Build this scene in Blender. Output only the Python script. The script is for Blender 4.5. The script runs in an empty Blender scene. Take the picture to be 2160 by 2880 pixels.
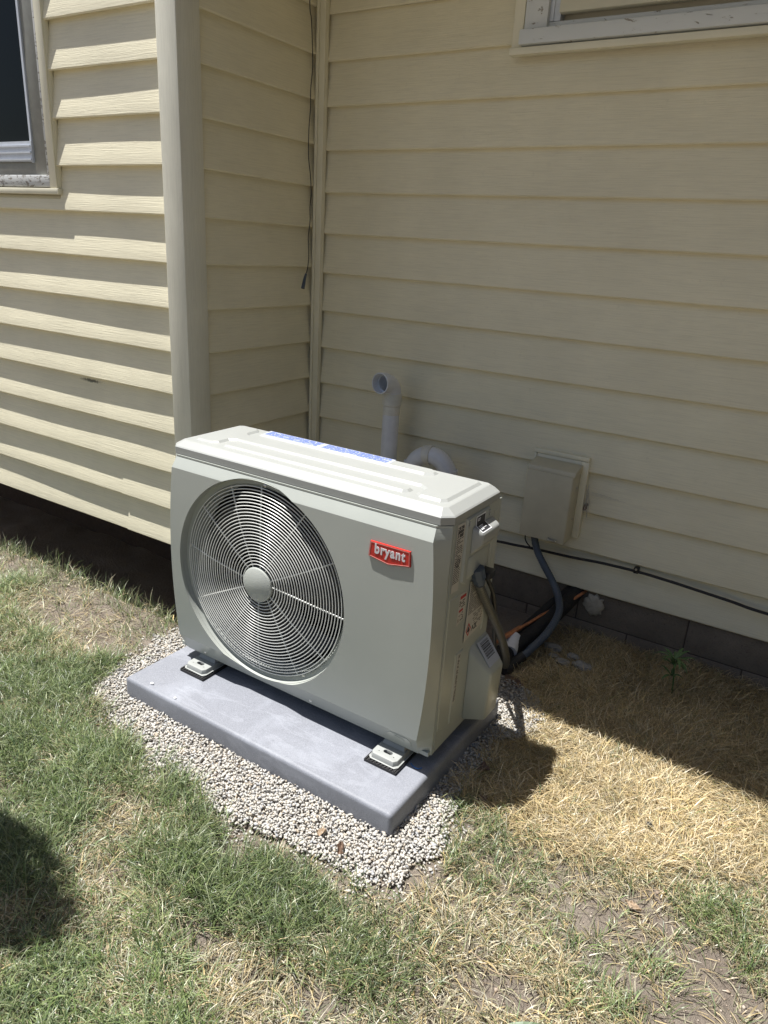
import bpy, bmesh, math, random
import numpy as np
from mathutils import Vector, Matrix
random.seed(7); RNG = np.random.default_rng(11)
SC = bpy.context.scene
COL = SC.collection

# ------------------------------------------------------------------ camera, world, sun, exposure
CAMP = (1.54311, -1.33062, 1.19578)
YAW, PITCH, ROLL, FPX = -0.555177, 0.353007, 0.059710, 2016.47
fw = Vector((math.sin(YAW)*math.cos(PITCH), math.cos(YAW)*math.cos(PITCH), -math.sin(PITCH)))
rt = Vector((math.cos(YAW), -math.sin(YAW), 0)); up = rt.cross(fw)
r2 = rt*math.cos(ROLL) + up*math.sin(ROLL); u2 = -rt*math.sin(ROLL) + up*math.cos(ROLL)
cam = bpy.data.cameras.new('camera'); camo = bpy.data.objects.new('camera', cam); COL.objects.link(camo)
camo.matrix_world = Matrix(((r2.x, u2.x, -fw.x, CAMP[0]), (r2.y, u2.y, -fw.y, CAMP[1]), (r2.z, u2.z, -fw.z, CAMP[2]), (0, 0, 0, 1)))
cam.sensor_fit = 'VERTICAL'; cam.sensor_height = 36; cam.lens = FPX/2880*36
cam.clip_start = 0.02; cam.clip_end = 500
SC.camera = camo

SUN = Vector((-0.305, -0.115, 1.0)).normalized()
EL = math.asin(SUN.z); AZ = math.atan2(SUN.x, SUN.y)
w = bpy.data.worlds.new('World'); SC.world = w; w.use_nodes = True
nt = w.node_tree; bg = nt.nodes['Background']
sky = nt.nodes.new('ShaderNodeTexSky'); sky.sky_type = 'NISHITA'; sky.sun_disc = False
sky.sun_elevation = EL; sky.sun_rotation = AZ; sky.air_density = 1.0; sky.dust_density = 2.0; sky.ozone_density = 1.0
nt.links.new(sky.outputs[0], bg.inputs[0]); bg.inputs[1].default_value = 0.052
sl = bpy.data.lights.new('sun', 'SUN'); sl.energy = 5.0; sl.angle = math.radians(0.5); sl.color = (1.0, 0.975, 0.935)
so = bpy.data.objects.new('sun', sl); COL.objects.link(so); so.rotation_euler = SUN.to_track_quat('Z', 'Y').to_euler()
SC.view_settings.view_transform = 'Standard'; SC.view_settings.look = 'None'
SC.view_settings.exposure = 0.84; SC.view_settings.gamma = 1
SC.cycles.max_bounces = 8; SC.cycles.diffuse_bounces = 5
SC.cycles.caustics_reflective = False; SC.cycles.caustics_refractive = False

# ------------------------------------------------------------------ materials
class NT:
    def __init__(s, name):
        s.m = bpy.data.materials.new(name); s.m.use_nodes = True; s.t = s.m.node_tree
        s.b = s.t.nodes['Principled BSDF']; s.out = s.t.nodes['Material Output']
    def n(s, typ, **kw):
        x = s.t.nodes.new(typ)
        for k, v in kw.items():
            if isinstance(k, str) and k.startswith('i_'): x.inputs[k[2:].replace('_', ' ')].default_value = v
            else: setattr(x, k, v)
        return x
    def l(s, a, b): s.t.links.new(a, b)
    def coords(s, scale=(1, 1, 1)):
        tc = s.n('ShaderNodeTexCoord'); mp = s.n('ShaderNodeMapping'); mp.inputs['Scale'].default_value = scale
        s.l(tc.outputs['Object'], mp.inputs[0]); return mp.outputs[0]
    def noise(s, scale, detail=4, rough=.55, dist=0, sc=(1, 1, 1)):
        x = s.n('ShaderNodeTexNoise'); x.inputs['Scale'].default_value = scale; x.inputs['Detail'].default_value = detail
        x.inputs['Roughness'].default_value = rough; x.inputs['Distortion'].default_value = dist
        s.l(s.coords(sc), x.inputs['Vector']); return x.outputs['Fac']
    def ramp(s, fac, stops):
        r = s.n('ShaderNodeValToRGB'); e = r.color_ramp.elements
        while len(e) < len(stops): e.new(0.5)
        for q, (p, c) in zip(e, stops): q.position = p; q.color = (*c, 1)
        s.l(fac, r.inputs[0]); return r.outputs[0]
    def math(s, op, a, b=None, clamp=False):
        x = s.n('ShaderNodeMath'); x.operation = op; x.use_clamp = clamp
        for i, v in enumerate((a, b)):
            if v is None: continue
            if hasattr(v, 'is_linked'): s.l(v, x.inputs[i])
            else: x.inputs[i].default_value = v
        return x.outputs[0]
    def mix(s, fac, a, b, blend='MIX'):
        x = s.n('ShaderNodeMix'); x.data_type = 'RGBA'; x.blend_type = blend
        for i, v in ((0, fac), (6, a), (7, b)):
            if hasattr(v, 'is_linked'): s.l(v, x.inputs[i])
            elif i == 0: x.inputs[0].default_value = v
            else: x.inputs[i].default_value = (*v, 1)
        return x.outputs[2]
    def bump(s, h, dist, strength=1):
        x = s.n('ShaderNodeBump'); x.inputs['Distance'].default_value = dist; x.inputs['Strength'].default_value = strength
        s.l(h, x.inputs['Height']); s.l(x.outputs[0], s.b.inputs['Normal']); return x
    def col(s, c):
        if hasattr(c, 'is_linked'): s.l(c, s.b.inputs['Base Color'])
        else: s.b.inputs['Base Color'].default_value = (*c, 1)
    def rough(s, v):
        if hasattr(v, 'is_linked'): s.l(v, s.b.inputs['Roughness'])
        else: s.b.inputs['Roughness'].default_value = v

def scaled(c, k): return tuple(min(1, x*k) for x in c)
def simple(name, c, rough=.5, var=.12, scale=25, bump=0, bscale=300, metal=0, spec=None):
    k = NT(name); f = k.noise(scale, 5)
    k.col(k.ramp(f, [(.3, scaled(c, 1-var)), (.7, scaled(c, 1+var))])); k.rough(rough)
    k.b.inputs['Metallic'].default_value = metal
    if spec is not None: k.b.inputs['Specular IOR Level'].default_value = spec
    if bump: k.bump(k.noise(bscale, 3), bump)
    return k.m

def siding_mat(name, base, vertical=False, stain=None):
    k = NT(name)
    sc = (420, 420, 9) if vertical else (9, 9, 420)
    g = k.noise(1.0, 3, .6, .7, sc)
    big = k.noise(3.0, 4, .6); spots = k.noise(40, 3, .7)
    c = k.ramp(big, [(.3, scaled(base, .93)), (.7, scaled(base, 1.05))])
    c = k.mix(k.ramp(spots, [(.28, (.35, .35, .35)), (.36, (0, 0, 0))]), c, scaled(base, .84))
    gr = k.ramp(g, [(.38, (.80, .80, .80)), (.56, (1, 1, 1))])
    c = k.mix(.42, c, gr, 'MULTIPLY')
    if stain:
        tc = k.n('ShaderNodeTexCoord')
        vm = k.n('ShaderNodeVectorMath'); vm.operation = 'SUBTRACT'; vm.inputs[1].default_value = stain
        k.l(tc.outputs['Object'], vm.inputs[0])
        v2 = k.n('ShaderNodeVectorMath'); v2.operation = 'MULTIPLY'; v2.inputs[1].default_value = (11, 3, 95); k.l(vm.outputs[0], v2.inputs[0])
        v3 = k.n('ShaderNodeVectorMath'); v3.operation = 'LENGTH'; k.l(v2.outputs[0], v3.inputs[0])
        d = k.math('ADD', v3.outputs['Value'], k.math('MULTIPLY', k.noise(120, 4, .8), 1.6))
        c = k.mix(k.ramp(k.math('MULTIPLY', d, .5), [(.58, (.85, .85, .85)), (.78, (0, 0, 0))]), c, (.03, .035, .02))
    k.col(c); k.rough(.5); k.b.inputs['Specular IOR Level'].default_value = .35
    k.bump(g, .0011)
    return k.m

CREAM = (.79, .74, .56)
M = {}
M['siding'] = siding_mat('vinyl_siding', CREAM)
M['siding_front'] = siding_mat('vinyl_siding_front', CREAM, stain=(-0.586, -0.725, 0.798))
M['post'] = siding_mat('vinyl_corner', (.72, .705, .60), vertical=True)
M['trim'] = simple('vinyl_trim', (.75, .715, .56), .45, .06, 8, .0003, 200)
M['cream_plain'] = simple('cream_plain', (.62, .60, .48), .5, .05, 6)

def unit_paint(name, c, rough=.32):
    k = NT(name); f = k.noise(5, 4)
    k.col(k.ramp(f, [(.3, scaled(c, .97)), (.7, scaled(c, 1.03))]))
    k.rough(k.math('ADD', k.math('MULTIPLY', k.noise(9, 5, .7), .18), rough-.09))
    k.bump(k.noise(900, 2), .00006); return k.m
M['paint'] = unit_paint('unit_paint', (.375, .395, .365))
M['paint_top'] = unit_paint('unit_paint_top', (.315, .326, .314), .42)
M['wire'] = simple('grille_wire', (.68, .69, .66), .35, .03)
M['hub'] = simple('hub_plastic', (.43, .45, .42), .5, .04, 30, .0006, 220)
M['dark'] = simple('dark_plastic', (.016, .017, .022), .45, .1)
M['black'] = simple('black_rubber', (.018, .018, .019), .55, .2)
M['coil'] = simple('coil_fins', (.008, .008, .010), .6, .2, 120)
M['steel'] = simple('screw_steel', (.55, .55, .53), .3, .1, metal=1)
M['red'] = simple('badge_red', (.50, .03, .022), .3, .06)
M['pink'] = simple('badge_rim', (.62, .30, .27), .3, .04)
M['letter'] = simple('badge_letters', (.62, .61, .63), .3, .03)
M['paper'] = simple('label_paper', (.50, .48, .44), .5, .04)
M['paper_white'] = simple('label_white', (.40, .43, .50), .45, .02)
M['ink'] = simple('ink_black', (.03, .03, .035), .6, .05)
M['ink_blue'] = simple('ink_blue', (.06, .12, .42), .6, .05)
M['ink_red'] = simple('ink_red', (.42, .04, .04), .6, .05)
M['ink_faint'] = simple('ink_faint', (.20, .19, .17), .6, .05)
M['tagwhite'] = simple('tag_white', (.75, .76, .78), .5, .02)
def pad_mat():
    k = NT('pad_plastic')
    n1 = k.noise(650, 3, .7); n2 = k.noise(6, 5, .6, 1.2); n3 = k.noise(2.2, 4, .5, 2.5, (1, 3.2, 1))
    c = k.ramp(n1, [(.3, (.125, .132, .152)), (.52, (.20, .21, .24)), (.72, (.31, .32, .35))])
    c = k.mix(k.ramp(n2, [(.5, (0, 0, 0)), (.75, (.35, .35, .35))]), c, (.36, .38, .43))
    c = k.mix(k.ramp(n3, [(.54, (0, 0, 0)), (.60, (.16, .16, .16)), (.66, (0, 0, 0))]), c, (.45, .47, .52))
    k.col(c); k.rough(.55); k.bump(n1, .0005); return k.m
M['pad'] = pad_mat()
M['pvc'] = simple('pvc_pipe', (.70, .72, .76), .35, .10, 14, .0003, 60)
M['pvc_glue'] = simple('pvc_collar', (.68, .67, .61), .35, .10, 30, .0004, 80)
M['conduit'] = simple('conduit_grey', (.065, .085, .115), .38, .06)
M['conduit2'] = simple('conduit_dusty', (.085, .085, .075), .45, .12, 60)
M['copper'] = simple('copper_tube', (.62, .28, .16), .38, .3, 60, metal=.85)
M['foam_black'] = simple('pipe_insulation', (.012, .012, .013), .7, .3, 60, .002, 120)
M['box'] = simple('box_paint', (.52, .49, .375), .48, .08, 10, .0003, 90)
M['leaf_brown'] = simple('leaf_brown', (.17, .11, .075), .7, .35, 60, .0005, 200)
M['leaf_tan'] = simple('leaf_tan', (.42, .32, .22), .7, .25, 60, .0005, 200)
M['concrete'] = simple('concrete_chip', (.26, .26, .25), .85, .2, 70, .002, 150)
M['sealant'] = simple('sealant', (.45, .41, .33), .7, .15, 60, .004, 70)
M['web'] = simple('cobweb', (.5, .49, .45), .8, .1)
M['alum'] = simple('window_aluminium', (.58, .62, .68), .35, .06, 40)
M['alum_dark'] = simple('window_frame_grey', (.26, .26, .23), .45, .1, 30)
def peel_mat(name, paint, wood, amt):
    k = NT(name); f = k.noise(26, 6, .7, .8, (1, 1, 2.2)); m = k.ramp(f, [(amt-.01, (1, 1, 1)), (amt+.01, (0, 0, 0))])
    k.col(k.mix(m, paint, wood)); k.rough(.6); k.bump(k.math('SUBTRACT', 1.0, m), .0012); return k.m
M['peel'] = peel_mat('peeling_paint', (.62, .63, .62), (.30, .28, .25), .44)
M['whitewood'] = peel_mat('white_wood', (.66, .69, .70), (.35, .32, .28), .36)
def glass_mat():
    k = NT('window_glass'); k.col((.006, .008, .009)); k.rough(.04); k.b.inputs['Specular IOR Level'].default_value = .12
    k.bump(k.noise(3, 2), .001, .3); return k.m
M['glass'] = glass_mat()
def block_mat():
    k = NT('cinder_block'); a = k.noise(9, 5, .7); b = k.noise(160, 4, .75)
    c = k.ramp(a, [(.3, (.16, .13, .10)), (.7, (.24, .20, .155))])
    c = k.mix(k.ramp(b, [(.33, (.75, .75, .75)), (.42, (0, 0, 0))]), c, (.09, .07, .055))
    k.col(c); k.rough(.95); k.bump(b, .004); return k.m
M['block'] = block_mat()
M['mortar'] = simple('mortar', (.09, .07, .055), .95, .15, 50, .002, 200)
def soil_mat():
    k = NT('soil'); a = k.noise(5, 6, .65); b = k.noise(90, 5, .7); d = k.noise(400, 3, .7)
    c = k.ramp(a, [(.3, (.24, .195, .155)), (.7, (.36, .305, .25))])
    c = k.mix(k.ramp(b, [(.33, (.4, .4, .4)), (.46, (0, 0, 0))]), c, (.11, .085, .065))
    c = k.mix(k.ramp(d, [(.62, (0, 0, 0)), (.68, (.5, .5, .5))]), c, (.40, .35, .28))
    k.col(c); k.rough(.95); h = k.math('ADD', k.math('MULTIPLY', b, 1.0), k.math('MULTIPLY', d, .25)); k.bump(h, .024); return k.m
M['soil'] = soil_mat()
def blade_mat():
    k = NT('grass_blades'); at = k.n('ShaderNodeAttribute'); at.attribute_name = 'Col'
    k.l(at.outputs['Color'], k.b.inputs['Base Color']); k.rough(.38); k.b.inputs['Specular IOR Level'].default_value = .5
    tr = k.n('ShaderNodeBsdfTranslucent'); k.l(at.outputs['Color'], tr.inputs[0])
    mx = k.n('ShaderNodeMixShader'); mx.inputs[0].default_value = .25
    k.l(k.b.outputs[0], mx.inputs[1]); k.l(tr.outputs[0], mx.inputs[2]); k.l(mx.outputs[0], k.out.inputs[0]); return k.m
M['blade'] = blade_mat()
def stone_mat():
    k = NT('gravel_stone'); at = k.n('ShaderNodeAttribute'); at.attribute_name = 'Col'
    c = k.mix(.5, at.outputs['Color'], k.ramp(k.noise(300, 4, .7), [(.3, (.82, .82, .82)), (.7, (1, 1, 1))]), 'MULTIPLY')
    k.col(c); k.rough(.85); return k.m
M['stone'] = stone_mat()
M['green_leaf'] = simple('green_leaf', (.08, .15, .05), .5, .25, 40)
M['weed_leaf'] = simple('weed_leaf', (.10, .15, .075), .5, .3, 60)
M['sky_blocker_leaf'] = simple('sky_blocker_leaf', (.045, .075, .03), .55, .3, 20)
M['bark'] = simple('bark', (.14, .10, .07), .9, .3, 40, .004, 60)
M['roof'] = simple('asphalt_shingle', (.09, .085, .08), .95, .3, 60, .004, 80)
M['blue'] = simple('blue_plastic', (.05, .16, .42), .4, .05)

# ------------------------------------------------------------------ object helpers
class Thing:
    """top-level object: an Empty at the base, children meshes are given in frame coordinates"""
    def __init__(s, name, label, cat, base=(0, 0, 0), rot=0.0, group=None):
        s.base = Vector(base); s.o = bpy.data.objects.new(name, None); s.o.empty_display_size = .05
        COL.objects.link(s.o); s.o.rotation_euler = (0, 0, rot)
        s.o.location = Matrix.Rotation(rot, 3, 'Z') @ s.base
        s.o['label'] = label; s.o['category'] = cat
        if group: s.o['group'] = group
    def part(s, name, geo, mat, parent=None, smooth=False, label=None, bevel=0):
        V, F = geo
        o = raw(name, [Vector(v)-s.base for v in V], F, mat, smooth, bevel)
        o.parent = parent or s.o
        if label: o['label'] = label
        return o
def raw(name, V, F, mat, smooth=False, bevel=0, link=True, sharp=38):
    me = bpy.data.meshes.new(name); me.from_pydata([tuple(v) for v in V], [], F)
    if bevel:
        bm = bmesh.new(); bm.from_mesh(me)
        bmesh.ops.recalc_face_normals(bm, faces=bm.faces)
        ed = [e for e in bm.edges if e.is_manifold and e.calc_face_angle(0) > .5]
        bmesh.ops.bevel(bm, geom=ed, offset=bevel, segments=(4 if name == 'slab' else 2), profile=.5, affect='EDGES', clamp_overlap=True)
        bm.to_mesh(me); bm.free(); smooth = True
    else:
        bm = bmesh.new(); bm.from_mesh(me); bmesh.ops.recalc_face_normals(bm, faces=bm.faces); bm.to_mesh(me); bm.free()
    me.update()
    if smooth:
        me.polygons.foreach_set('use_smooth', [True]*len(me.polygons))
        try: me.set_sharp_from_angle(angle=math.radians(13 if name in ('front_panel', 'top_cover') else 22 if name.endswith('_wall') else 38))
        except Exception: pass
    if mat: me.materials.append(M[mat] if isinstance(mat, str) else mat)
    o = bpy.data.objects.new(name, me)
    if link: COL.objects.link(o)
    return o
def one(name, geo, mat, label, cat, base=None, rot=0.0, group=None, smooth=False, bevel=0):
    """a top-level thing that is a single mesh"""
    V, F = geo; V = [Vector(v) for v in V]
    if base is None:
        base = Vector((sum(v.x for v in V)/len(V), sum(v.y for v in V)/len(V), min(v.z for v in V)))
    base = Vector(base)
    o = raw(name, [v-base for v in V], F, mat, smooth, bevel)
    o.rotation_euler = (0, 0, rot); o.location = Matrix.Rotation(rot, 3, 'Z') @ base
    o['label'] = label; o['category'] = cat
    if group: o['group'] = group
    return o
def join(*gs):
    V, F = [], []
    for v, f in gs:
        n = len(V); V += list(v); F += [tuple(i+n for i in q) for q in f]
    return V, F
def box(x0, x1, y0, y1, z0, z1):
    V = [(x, y, z) for x in (x0, x1) for y in (y0, y1) for z in (z0, z1)]
    return V, [(0, 1, 3, 2), (4, 6, 7, 5), (0, 4, 5, 1), (2, 3, 7, 6), (0, 2, 6, 4), (1, 5, 7, 3)]
def hexa(P8):
    """bottom 4 then top 4 corners"""
    return [tuple(p) for p in P8], [(0, 3, 2, 1), (4, 5, 6, 7), (0, 1, 5, 4), (1, 2, 6, 5), (2, 3, 7, 6), (3, 0, 4, 7)]
def prism(poly, f0, f1, inset=0, ctr=None):
    """poly of 2-D points -> f0/f1 map (a,b) to 3-D at the two ends; the far end may be inset"""
    n = len(poly); P = [Vector(p) for p in poly]
    if inset:
        Q = []
        area = sum(P[i].x*P[(i+1) % n].y-P[(i+1) % n].x*P[i].y for i in range(n))
        sg = 1 if area > 0 else -1
        for i in range(n):
            a, b, c = P[i-1], P[i], P[(i+1) % n]
            e1 = (b-a).normalized(); e2 = (c-b).normalized()
            n1 = Vector((-e1.y, e1.x))*sg; n2 = Vector((-e2.y, e2.x))*sg
            m = (n1+n2); k = inset/max(.3, (m.normalized()).dot(n1)); Q.append(b+m.normalized()*k)
    else: Q = P
    V = [f0(p.x, p.y) for p in P]+[f1(p.x, p.y) for p in Q]
    F = [tuple(range(n))[::-1], tuple(range(n, 2*n))]+[(i, (i+1) % n, n+(i+1) % n, n+i) for i in range(n)]
    return V, F
def catmull(P, k=8):
    P = [Vector(p) for p in P]; Q = [P[0]*2-P[1]]+P+[P[-1]*2-P[-2]]; out = []
    for i in range(1, len(Q)-2):
        a, b, c, d = Q[i-1:i+3]
        for j in range(k):
            t = j/k; out.append(.5*((2*b)+(c-a)*t+(2*a-5*b+4*c-d)*t*t+(3*b-a-3*c+d)*t**3))
    out.append(P[-1]); return out
def tube(P, r, seg=10, k=8, cap=True, rib=0, ribstep=1, smoothpath=True):
    Q = catmull(P, k) if smoothpath and len(P) > 2 else [Vector(p) for p in P]
    if rib:   # resample finely
        R_ = [Q[0]]
        for a, b in zip(Q, Q[1:]):
            n = max(1, int((b-a).length/ribstep))
            for j in range(1, n+1): R_.append(a.lerp(b, j/n))
        Q = R_
    V, F = [], []; nrm = None
    for i, p in enumerate(Q):
        t = (Q[min(i+1, len(Q)-1)]-Q[max(i-1, 0)]).normalized()
        if nrm is None:
            nrm = t.cross(Vector((0, 0, 1)))
            if nrm.length < .1: nrm = t.cross(Vector((1, 0, 0)))
            nrm.normalize()
        nrm = (nrm-t*nrm.dot(t)).normalized(); bn = t.cross(nrm)
        rr = (r(i/(len(Q)-1)) if callable(r) else r)
        if rib: rr *= (1+rib*(1 if i % 4 < 2 else -1))
        for s in range(seg):
            a = 2*math.pi*s/seg; V.append(p+(nrm*math.cos(a)+bn*math.sin(a))*rr)
    for i in range(len(Q)-1):
        for s in range(seg):
            F.append((i*seg+s, i*seg+(s+1) % seg, (i+1)*seg+(s+1) % seg, (i+1)*seg+s))
    if cap: F += [tuple(range(seg))[::-1], tuple(range((len(Q)-1)*seg, len(Q)*seg))]
    return [tuple(v) for v in V], F
def lathe(prof, c, axis='y', seg=64, closed=False):
    """prof: list of (radius, h) ; axis y means h along y, circle in xz"""
    V, F = [], []
    for r, h in prof:
        for s in range(seg):
            a = 2*math.pi*s/seg; ca, sa = math.cos(a)*r, math.sin(a)*r
            V.append({'y': (c[0]+ca, c[1]+h, c[2]+sa), 'z': (c[0]+ca, c[1]+sa, c[2]+h), 'x': (c[0]+h, c[1]+ca, c[2]+sa)}[axis])
    m = len(prof)
    for i in range(m if closed else m-1):
        j = (i+1) % m
        for s in range(seg):
            F.append((i*seg+s, i*seg+(s+1) % seg, j*seg+(s+1) % seg, j*seg+s))
    if not closed:
        if prof[0][0] > 0: F.append(tuple(range(seg))[::-1])
        if prof[-1][0] > 0: F.append(tuple(range((m-1)*seg, m*seg)))
    return V, F
def disc(c, r, h, axis='y', seg=24, dome=0):
    if dome: return lathe([(r, 0), (r, h*.5), (r*.75, h*.85), (r*.35, h)], c, axis, seg)
    return lathe([(r, 0), (r, h)], c, axis, seg)
def boolean(geo, cutters):
    o = raw('tmp', *geo, None); mods = []; cs = []
    for g in cutters:
        c = raw('cut', *g, None); cs.append(c)
        m = o.modifiers.new('b', 'BOOLEAN'); m.operation = 'DIFFERENCE'; m.solver = 'EXACT'; m.object = c
    dg = bpy.context.evaluated_depsgraph_get(); dg.update()
    me = bpy.data.meshes.new_from_object(o.evaluated_get(dg))
    V = [tuple(v.co) for v in me.vertices]; F = [tuple(p.vertices) for p in me.polygons]
    for x in cs+[o]: bpy.data.objects.remove(x)
    bpy.data.meshes.remove(me); return V, F
def rowlines(f, a0, a1, b0, b1, rows, fill=.5, gap=.12, seed=1, th=.0004, minw=.01, maxw=.06):
    """dashes standing for illegibly small print; f(a,b,h) maps label plane to 3-D"""
    rd = random.Random(seed); gs = []
    for r in range(rows):
        b = b1-(r+.5)*(b1-b0)/rows; hh = (b1-b0)/rows*fill/2; a = a0
        while a < a1-minw:
            wv = min(rd.uniform(minw, maxw), a1-a)
            if rd.random() > gap:
                q = [(a, b-hh), (a+wv*.85, b-hh), (a+wv*.85, b+hh), (a, b+hh)]
                gs.append(prism(q, lambda u, v: f(u, v, 0), lambda u, v: f(u, v, th)))
            a += wv
    return join(*gs)

# ------------------------------------------------------------------ terrain
def sstep(a, b, x):
    t = np.clip((x-a)/(b-a), 0, 1); return t*t*(3-2*t)
_vn = RNG.random((64, 64))
def polydist_c(x, y):   # soft box around the gravel bed
    return np.maximum(np.maximum(-.16-x, x-.95), np.maximum(-.30-y, y-.55))
def vnoise(x, y, f):
    x = np.asarray(x, float)*f+13.7; y = np.asarray(y, float)*f+7.3
    xi = np.floor(x).astype(int); yi = np.floor(y).astype(int); fx = x-xi; fy = y-yi
    fx = fx*fx*(3-2*fx); fy = fy*fy*(3-2*fy)
    g = lambda i, j: _vn[(xi+i) % 64, (yi+j) % 64]
    return (g(0, 0)*(1-fx)+g(1, 0)*fx)*(1-fy)+(g(0, 1)*(1-fx)+g(1, 1)*fx)*fy
def gz(x, y):
    x = np.asarray(x, float); y = np.asarray(y, float)
    z = -.125-.045*sstep(.55, 1.15, y)
    near = sstep(4, 1, np.hypot(x-.5, y))
    z = z+near*.022*(vnoise(x, y, 3.1)-.5)+near*.008*(vnoise(x, y, 12)-.5)
    g = sstep(.06, -.02, polydist_c(x, y))
    z = z*(1-g)+g*(-.106+.3*(z+.125))
    z = z+.013*sstep(.30, .02, polydist_c(x, y))*(1-g)*sstep(.30, .05, y)
    bank = sstep(-.10, -.34, x)*sstep(.20+.03*(vnoise(x, y*0, 6)-.5), .44, y)
    z = z-.34*bank-bank*.03*vnoise(x, y, 9)
    return z
xs = np.concatenate([-np.geomspace(60, 3.2, 14), np.arange(-3, 3.4, .022), np.geomspace(3.6, 60, 14)])
ys = np.concatenate([-np.geomspace(60, 2.2, 14), np.arange(-2, 2.0, .022), np.geomspace(2.3, 60, 14)])
X, Y = np.meshgrid(xs, ys); Z = gz(X, Y); nx, ny = len(xs), len(ys)
me = bpy.data.meshes.new('ground'); V = np.stack([X, Y, Z], -1).reshape(-1, 3)
ii = (np.arange(ny-1)[:, None]*nx+np.arange(nx-1)[None, :]).reshape(-1)
Fq = np.stack([ii, ii+1, ii+nx+1, ii+nx], -1)
def np_mesh(name, V, loops, starts, mat, col=None, smooth=False):
    me = bpy.data.meshes.new(name); me.vertices.add(len(V)); me.vertices.foreach_set('co', V.astype(np.float32).ravel())
    me.loops.add(len(loops)); me.loops.foreach_set('vertex_index', loops.astype(np.int32))
    me.polygons.add(len(starts)); me.polygons.foreach_set('loop_start', starts.astype(np.int32))
    if smooth: me.polygons.foreach_set('use_smooth', np.ones(len(starts), bool))
    if col is not None:
        a = me.attributes.new('Col', 'FLOAT_COLOR', 'POINT')
        c4 = np.concatenate([col, np.ones((len(col), 1))], 1).astype(np.float32); a.data.foreach_set('color', c4.ravel())
    me.update(calc_edges=True); me.validate()
    me.materials.append(M[mat]); o = bpy.data.objects.new(name, me); COL.objects.link(o); return o
g = np_mesh('ground', V, Fq.ravel(), np.arange(len(Fq))*4, 'soil', smooth=True); g['kind'] = 'structure'

# ------------------------------------------------------------------ house (own frame, turned by PSI)
PSI = 0.011068
def HW(s, t, z): c, q = math.cos(PSI), math.sin(PSI); return (s*c-t*q, s*q+t*c, z)
TB, TL, SR, LAP, ZB, ZL, P_ = 1.1737, 0.4570, -0.402, .1524, .0152, .0361, .024
house = Thing('house', 'cream sided house walls wrapping an inside corner behind the outdoor unit', 'house', (-.4, 1.2, -.17), PSI)
def siding(along0, along1, zb, n, f, wav=.0012, seed=0, lip=0.0, cuts=()):
    """courses of lapped siding; f(a, depth, z) ; depth 0 = lip plane, positive into the wall"""
    rd = np.random.default_rng(seed); V, F = [], []
    m = max(2, int(abs(along1-along0)/.09)); A = np.linspace(along0, along1, m+1)
    A = np.array(sorted(set(A.tolist()+[c for c in cuts if along0 < c < along1]))); m = len(A)-1
    for k in range(n):
        z0 = zb+k*LAP; z1 = z0+LAP
        ph = rd.random(4)*6.28
        wv = wav*(np.sin(A*2.3+ph[0])+.6*np.sin(A*5.1+ph[1])); wz = .0008*np.sin(A*1.7+ph[2])
        prof = [(P_*1.02, z0+.006), (.0045, z0), (.0002, z0+.0042), (P_*.01, z0+.0062), (P_*.26, z0+LAP*.27), (P_*.54, z0+LAP*.54), (P_*.80, z0+LAP*.80), (P_, z1+.006)]
        b = len(V)
        for j, a in enumerate(A):
            for q, (d, z) in enumerate(prof):
                e = wv[j] if 0 < q < 6 else (wv[j]*.4 if q == 6 else 0)
                V.append(f(a, d+e+lip, z+(wz[j] if q < 4 else 0)))
        L = len(prof)
        for j in range(m):
            for q in range(L-1): F.append((b+j*L+q, b+(j+1)*L+q, b+(j+1)*L+q+1, b+j*L+q+1))
    return V, F
fb = lambda a, d, z: (a, TB+d+(.028 if a > .4005 and z > 1.815 else 0), z)
fl = lambda a, d, z: (a, TL+d+(.028 if -2.03 < a < -1.0565 and z > 1.322 else 0), z)
fr = lambda a, d, z: (SR-d, a, z)
house.part('back_wall', join(siding(SR-.03, .40, ZB, 15, fb, seed=1), siding(.4001, 4.4, ZB, 15, fb, seed=1, cuts=(.401,))), 'siding', smooth=True)
front = house.part('front_wall', join(siding(-3.8, -.47, ZL+2*LAP, 17, fl, seed=2, cuts=(-2.031, -2.029, -1.057, -1.056)),
        siding(-3.8, -.822, ZL+LAP, 1, fl, seed=5, wav=.0022), siding(-.8205, -.47, ZL+LAP, 1, fl, seed=6, lip=-.002),
        siding(-3.8, -.803, ZL, 1, fl, seed=7, wav=.003), siding(-.8015, -.47, ZL, 1, fl, seed=8, lip=-.002)), 'siding_front', smooth=True)
for o in (front,):  # stain coordinates are in object space (origin at the house base)
    pass
house.part('return_wall', siding(.52, 1.19, .0361, 19, fr, seed=3, wav=.0006), 'siding', smooth=True)
# backing boards so that no light comes through the laps
house.part('wall_core', join(box(SR-.06, 4.4, TB+.03, TB+.12, ZB+.004, 2.34), box(-3.8, SR-.03, TL+.03, TL+.06, ZL+.004, 2.95),
      box(SR-.06, SR-.028, TL+.061, TB+.029, ZL+.004, 2.95), box(-3.8, SR-.061, TL+.061, 3.2, ZL+.006, ZL+.03),
      box(-3.86, -3.801, TL+.02, 3.2, ZL, 2.95), box(4.401, 4.44, TB+.01, 3.2, ZB, 2.34)), 'cream_plain')
cb = house.part('corner_board', join(box(-.487, -.3965, TL-.009, TL+.092, ZL-.004, 2.94)), 'post', bevel=.004)
# J-trim edges of the corner board, and the inside corner post
house.part('corner_trim', join(box(-.401, -.3885, 1.146, 1.152, ZB, 2.33),
      box(-.3885, -.362, 1.1505, 1.158, ZB, 2.33), box(-.3885, -.3800, 1.1585, 1.19, ZB, 2.33), box(-.3705, -.362, 1.1585, 1.175, ZB, 2.33)), 'trim', bevel=.0015)
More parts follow.
